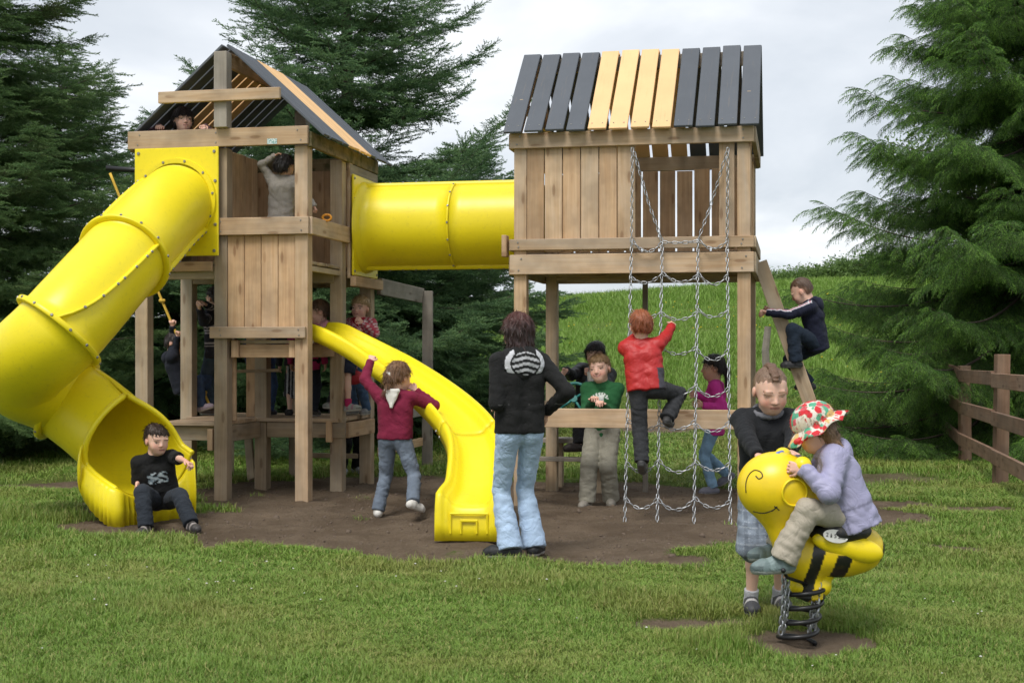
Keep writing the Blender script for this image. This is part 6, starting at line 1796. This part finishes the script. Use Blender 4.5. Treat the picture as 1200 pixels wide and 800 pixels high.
for x0, y0, x1, y1, dy in ((916, 672, 912, 738, -.06), (957, 682, 950, 736, -.05), (953, 686, 946, 738, -.03), (920, 676, 916, 736, -.05)):
    a, b = B_(x0, y0) + np.array([0, dy, 0]), B_(x1, y1) + np.array([0, dy, 0]); link('safety_chain', chain_mesh([a, (a + b) / 2 + np.array([.005, -.01, 0]), b], .024, 0, 'safety_chain') , bee)
# 10 girl riding the bee
p = Person(G(985, 6.42), 276, 1.10, 'girl in lavender jacket and floral sun hat riding the bee spring rider', False, .0048, .0075)
spec(p, pelvis=(997, 601, 6.42), chest_to=(975, 535, 6.42), hands=((933, 540, 6.52), (941, 549, 6.26)), feet=((912, 642, 6.56), (917, 656, 6.27)), knee=((-1, .5, .8), (-1, -.5, .8)), toe=((-1, -.05, -.02), (-1, -.1, -.02)),
     elbow=((.2, .5, -1), (.4, -.6, -1)), head=(-6, -26, 0), curl=(1.0, 1.0), palm=((0, -1, -.2), (0, 1, -.2)), fdir=((-1, -.1, 0), (-1, .15, .15)), neck=(0, .9, .6))
p.body(rosy=.5).eyes()
KH = (.40, .355, .285)
p.trousers(flat(KH), .98, .058, .052, .96, CLOTH, amp=.005)
p.socks((.34, .27, .33), .2, .030)
p.shoes((.15, .20, .20), (.34, .36, .35), (.20, .26, .26), 1.22)
LAV = (.315, .305, .45)
def lav(P, J):
    q = P - J['c7']; o = np.broadcast_to(np.array(LAV), (len(P), 3)).copy(); z = (P - J['pelvis']) @ J['lean']
    o[np.abs(z - .045) < .006] *= .62; o[z < -.075] *= .8
    s_ = np.abs((P - J['pelvis']) @ J['fwd'] - .045) < .005; o[s_ & (z < .05)] *= .55; return o
p.top(lav, 'long', 1.24, .06, SHELL, flat(LAV), 'jacket', hemw=1.26, sl_loose=1.22, amp=.006)
p.hair((.20, .12, .065), 'long', .10, .005, .42, .95, (.30, .19, .11))
hm, hc, hh = p.J['hm'], p.J['hc'], p.hh
v = Vol(.005); v.ell(hc + hm @ (np.array([0, -.06, .20]) * hh), np.array([.44, .50, .40]) * hh, hm, .01)
def hatcut(Pn): q = (Pn - hc) @ hm / hh; return (-(q[:, 2] - .02 + .10 * q[:, 1])) * hh
v.carve(hatcut)
V, F = v.build()
nb_ = 64; bv = []
for rr, dz in ((.44, .06), (.52, .01), (.60, -.06), (.68, -.13), (.67, -.145), (.59, -.08), (.50, -.02), (.42, .02)):
    for k in range(nb_):
        a = 2 * np.pi * k / nb_; w = 1 + .05 * math.sin(a * 7) * (rr - .4) * 6; ext = .06 * max(0, math.cos(a - R(90)))
        x, y = rr * w * math.cos(a) * .95, (rr * w) * math.sin(a) * 1.08 - .06
        bv.append(hc + hm @ (np.array([x, y, .06 - .10 * y + dz + .035 * math.sin(a * 7 + 1) * (rr - .4) * 5]) * hh))
bf = [(i * nb_ + k, i * nb_ + (k + 1) % nb_, ((i + 1) % 8) * nb_ + (k + 1) % nb_, ((i + 1) % 8) * nb_ + k) for i in range(8) for k in range(nb_)]
hatm, hnt, hb = new_mat('floral_print'); t = NT(hnt); co = t.n('ShaderNodeTexCoord').outputs['Object']
wv = t.n('ShaderNodeVectorMath', operation='ADD'); t.set(wv.inputs[0], co); nzc = t.n('ShaderNodeTexNoise'); nzc.inputs['Scale'].default_value = 30
t.set(nzc.inputs['Vector'], co); scv = t.n('ShaderNodeVectorMath', operation='SCALE'); t.set(scv.inputs[0], nzc.outputs['Color']); scv.inputs['Scale'].default_value = .03; t.set(wv.inputs[1], scv.outputs[0])
vo = t.n('ShaderNodeTexVoronoi'); t.set(vo.inputs['Vector'], wv.outputs[0]); vo.inputs['Scale'].default_value = 33
sepc = t.n('ShaderNodeSeparateColor'); t.set(sepc.inputs[0], vo.outputs['Color'])
pick = t.n('ShaderNodeValToRGB'); pick.color_ramp.interpolation = 'CONSTANT'; t.set(pick.inputs[0], sepc.outputs[0])
el = pick.color_ramp.elements; el[0].color = (.58, .025, .035, 1); el[1].position = .42; el[1].color = (.09, .36, .22, 1)
for ps, cl in ((.62, (.70, .62, .50)), (.78, (.62, .10, .12)), (.9, (.62, .42, .16))): e = el.new(ps); e.color = (*cl, 1)
edge = t.ramp(vo.outputs['Distance'], [(.58, 0.0), (.68, 1.0)])
t.set(hb.inputs['Base Color'], t.mix(edge, pick.outputs[0], (.68, .63, .55))); hb.inputs['Roughness'].default_value = .85
hat = empty('sun_hat', p.root.location, p.root.rotation_euler.z); tag(hat, 'white sun hat with red and green flowers on the girl riding the bee', 'hat')
link('hat_crown', mesh_np('hat_crown', V, F, True, [hatm]), hat); link('hat_brim', mesh_np('hat_brim', bv, bf, True, [hatm]), hat)
v = Vol(.004); c = hc + hm @ (np.array([-.38, .34, -.04]) * hh)
for dx in (-.018, .018): v.ell(c + hm @ np.array([0, dx, -.004]), np.array([.012, .02, .014]), hm, .004)
V, F = v.build(); link('ribbon_bow', mesh_np('ribbon_bow', V, F, True, [simple('red_ribbon', (.60, .03, .03), .6)]), hat)

# ------------------------------------------------------------------ children in and under the left tower
FL, DK = 2.172, .684
def lt_at(u, v, z): return lt.matrix_basis @ Vector((u, v, z))
# 11 face peering over the top beam
p = Person(lt_at(-1.27, .17, 2.36), 176, 1.29, 'dark-haired child peering over the top beam above the tube slide', False, .006, .010)
spec(p, hands=((188, 148, 12.86), (239, 148, 12.80)), elbow=((-1, .6, -1), (1, .6, -1)), head=(24, 2, 0), curl=(1.2, 1.2), palm=((0, -.2, -1), (0, -.2, -1)), fdir=((0, -1, -.15), (0, -1, -.15)))
p.body(rosy=.4).eyes(); p.top(flat((.10, .05, .06)), 'long', 1.0, .08, CLOTH, None, 'sweater'); p.trousers(flat((.05, .06, .09)), 1.0)
p.hair((.018, .010, .008), 'bob', .10, .004, .05, 1.0, (.035, .018, .012)); p.shoes((.1, .1, .1))
# 12 child in grey
p = Person(lt_at(-.36, .36, FL), 8, 1.02, 'child in grey sweater seen from behind on the upper tower floor', False, .0065, .0085, skin=SK_MID)
spec(p, hands=((376, 252, 12.80), (322, 183, 12.88)), elbow=((1, -.2, -.8), (-1, 0, .3)), head=(-40, 6, 10), curl=(1.2, .7), lean=(.06, .02, 1))
p.body().eyes(); p.top(flat((.33, .30, .265)), 'long', 1.16, .10, CLOTH, None, 'sweater', amp=.006); p.trousers(flat((.03, .035, .05)), 1.0)
p.hair((.012, .009, .008), 'bob', .14, .004, -.05, 1.0, (.02, .015, .013)); p.shoes((.05, .05, .05))
toy = empty('toy_handle', p.root.location + Vector((0, 0, 0))); toy.location = at(383, 255, 12.78); tag(toy, 'small orange handle held by the child in grey sweater', 'handle')
vv, ff = sweep([Vector((.04 * math.cos(a), 0, .028 * math.sin(a))) for a in np.linspace(0, 2 * np.pi, 16, endpoint=False)], .011, 8, True)
link('grip', mesh_np('grip', vv, ff, True, [simple('orange_plastic', (.75, .30, .02), .4)]), toy)
# 13 child hanging on the rope
p = Person(G(222, 13.95, DK), 78, 1.16, 'child in dark hooded top leaning back on the yellow rope', False, .007, .010)
spec(p, pelvis=(212, 452, 13.95), chest_to=(199, 410, 13.95), hands=((202, 383, 13.90), (208, 395, 13.86)), feet=((240, 474, 14.02), (236, 476, 13.85)), knee=((.3, 0, 1), (.3, -.2, 1)), toe=((1, 0, .3), (1, -.1, .3)),
     elbow=((0, .6, -1), (0, -.6, -1)), head=(-20, -12, 0), curl=(1.3, 1.3))
p.body().eyes(); p.top(flat((.012, .014, .022)), 'long', 1.15, .06, CLOTH, flat((.012, .014, .022)), 'hooded_top'); p.trousers(jeans((.045, .075, .15), 1.6), 1.0)
p.hair((.02, .012, .01), 'short', .15, .004); p.shoes((.35, .28, .33), (.5, .48, .46))
# 14 child in striped sweater
p = Person(lt_at(-1.41, 1.30, DK), 300, 1.34, 'child in navy sweater with pale stripes holding a tower post', False, .007, .0085)
spec(p, hands=((232, 352, 13.62), (234, 362, 13.55)), elbow=((0, 1, -1), (0, -1, -1)), head=(-10, -6, 0), curl=(1, 1))
def strp(P, J):
    z = (P - J['pelvis']) @ J['lean']; o = np.full((len(P), 3), .022); o[:, 2] = .032
    for z0 in (.03, .16): o[np.abs(z - z0) < .008] = (.42, .38, .40); o[np.abs(z - z0 - .028) < .006] = (.42, .38, .40)
    for i in (0, 1):
        d = np.linalg.norm(P - J['sh%d' % i], axis=1); o[(np.abs(d - .13) < .008) | (np.abs(d - .16) < .006)] = (.42, .38, .40)
    return o
p.body().eyes(); p.top(strp, 'long', 1.08, .07, CLOTH, None, 'sweater'); p.trousers(jeans((.05, .075, .11), 1.5), 1.0); p.hair((.03, .018, .012), 'short', .15, .004); p.shoes((.10, .07, .05))
# 15-17 children whose legs show under the plank wall
p = Person(lt_at(-.93, 1.32, DK), 20, 1.14, 'child behind the plank wall showing only blue jeans on the lower deck', False, .008, .010)
spec(p, head=(0, 0, 0)); p.body().eyes(); p.top(flat((.05, .07, .13)), 'long', 1.0, .07); p.trousers(jeans((.045, .085, .19), 1.5), 1.02, .046); p.hair((.05, .03, .02), 'short', .15); p.shoes((.03, .03, .04), (.12, .12, .12))
p = Person(lt_at(-.58, 1.36, DK), -15, 1.12, 'child behind the plank wall in black and white striped skirt', False, .008, .0085)
spec(p, head=(0, 0, 0)); p.body().eyes(); p.top(flat((.03, .03, .035)), 'long', 1.0, .05)
p.skirt(lambda P, J: np.where((np.sin(P[:, 0] * 2 * np.pi / .033) > .2)[:, None], np.array([[.40, .40, .42]]), np.array([[.02, .02, .025]])), 1.35, .105); p.hair((.05, .03, .02), 'bob', .15); p.shoes((.02, .02, .02), (.08, .08, .08))
p = Person(lt_at(-.40, 1.18, DK), 10, 1.16, 'child behind the plank wall in pink top and dark trousers', False, .008, .010)
spec(p, head=(0, 0, 0)); p.body().eyes(); p.top(flat((.42, .03, .14)), 'long', 1.05, .10); p.trousers(flat((.015, .02, .03)), 1.05); p.hair((.05, .03, .02), 'bob', .15); p.shoes((.05, .045, .04))
# 18 girl in pale pink bending towards the slide
p = Person(lt_at(.0, 1.20, DK), 262, 1.20, 'girl in pale pink top and dark shorts bending at the slide head', False, .007, .009)
spec(p, pelvis=(408, 408, 13.60), chest_to=(366, 366, 13.52), hands=((352, 386, 13.3), (356, 392, 13.1)), feet=((392, 478, 13.75), (408, 478, 13.42)), toe=((-1, 0, 0), (1, -.25, .1)), knee=((-1, .2, 0), (-1, -.2, .2)), elbow=((0, .5, -1), (0, -.5, -1)), head=(0, -10, 0))
p.body().eyes(); p.top(lambda P, J: np.where((np.sin(P[:, 0] * 160) * np.sin(P[:, 2] * 160) > .25)[:, None], np.array([[.58, .35, .36]]), np.array([[.52, .22, .25]])), 'long', 1.05, .06)
p.shorts(flat((.018, .022, .04)), 1.1, .85, CLOTH, 'shorts', .055); p.socks((.46, .03, .12), .26, .028); p.shoes((.34, .36, .33), (.55, .54, .5), (.35, .20, .25)); p.hair((.12, .07, .04), 'tail', .15)
# 19 blonde girl
p = Person(lt_at(.02, 1.62, DK), 206, 1.23, 'blonde girl in pink patterned coat and red scarf behind the slide head', False, .006, .0085)
spec(p, hands=((418, 388, 13.75), (425, 378, 13.75)), elbow=((-1, .4, -1), (1, .4, -1)), head=(6, -4, -6), curl=(1.0, 1.0))
p.body(rosy=.7).eyes()
p.top(lambda P, J: np.where((np.sin(P[:, 0] * 130 + 2 * np.sin(P[:, 2] * 50)) * np.sin(P[:, 2] * 120) > .15)[:, None], np.array([[.60, .44, .44]]), np.array([[.46, .07, .10]])), 'long', 1.15, .12, CLOTH, None, 'coat', hemw=1.08)
v = Vol(.006); J = p.J; v.ell(J['c7'] + J['fwd'] * .03 + J['lean'] * .0, np.array([.072, .065, .036]), np.stack([J['rx'], J['fwd'], J['lean']], 1), .01); v.cone(J['c7'] + J['fwd'] * .085, J['c7'] + J['fwd'] * .10 - J['lean'] * .10, .026, .022, .01); v.noise = fold_noise(.004, 70, 3); p.part('scarf', v, flat((.35, .015, .03)), CLOTH)
p.trousers(jeans((.06, .11, .20), 1.5), 1.0); p.hair((.40, .27, .13), 'short', .16, .006, vol=1.35, col2=(.55, .40, .21)); p.shoes((.2, .2, .2))
bag = empty('shoulder_bag', at(414, 442, 13.62)); tag(bag, 'small red bag hanging beside the blonde girl on the lower deck', 'bag')
v = Vol(.006); v.ell((0, 0, 0), (.095, .04, .075), None, .01); v.cone((-.07, 0, .0), (.07, 0, 0), .045, .045, .03); V, F = v.build(); link('bag_body', mesh_np('bag_body', V, F, True, [simple('red_fabric', (.38, .02, .03), .7)]), bag)
vv, ff = sweep([(-.08, .02, .04), (-.04, .05, .25), (.06, .06, .45)], .008, 6); link('strap', mesh_np('strap', vv, ff, True, [simple('red_strap', (.30, .02, .03), .7)]), bag)
# 20 figure standing on the ground behind the deck
p = Person(G(409, 15.0), 150, 1.30, 'figure in black trousers standing on the grass behind the lower deck', False, .009, .011)
spec(p, head=(0, 0, 0)); p.body().eyes(); p.top(flat((.02, .02, .025)), 'long', 1.0, .06); p.trousers(flat((.010, .010, .012)), 1.05); p.hair((.03, .02, .015), 'short', .15); p.shoes((.38, .38, .40), (.5, .5, .5))
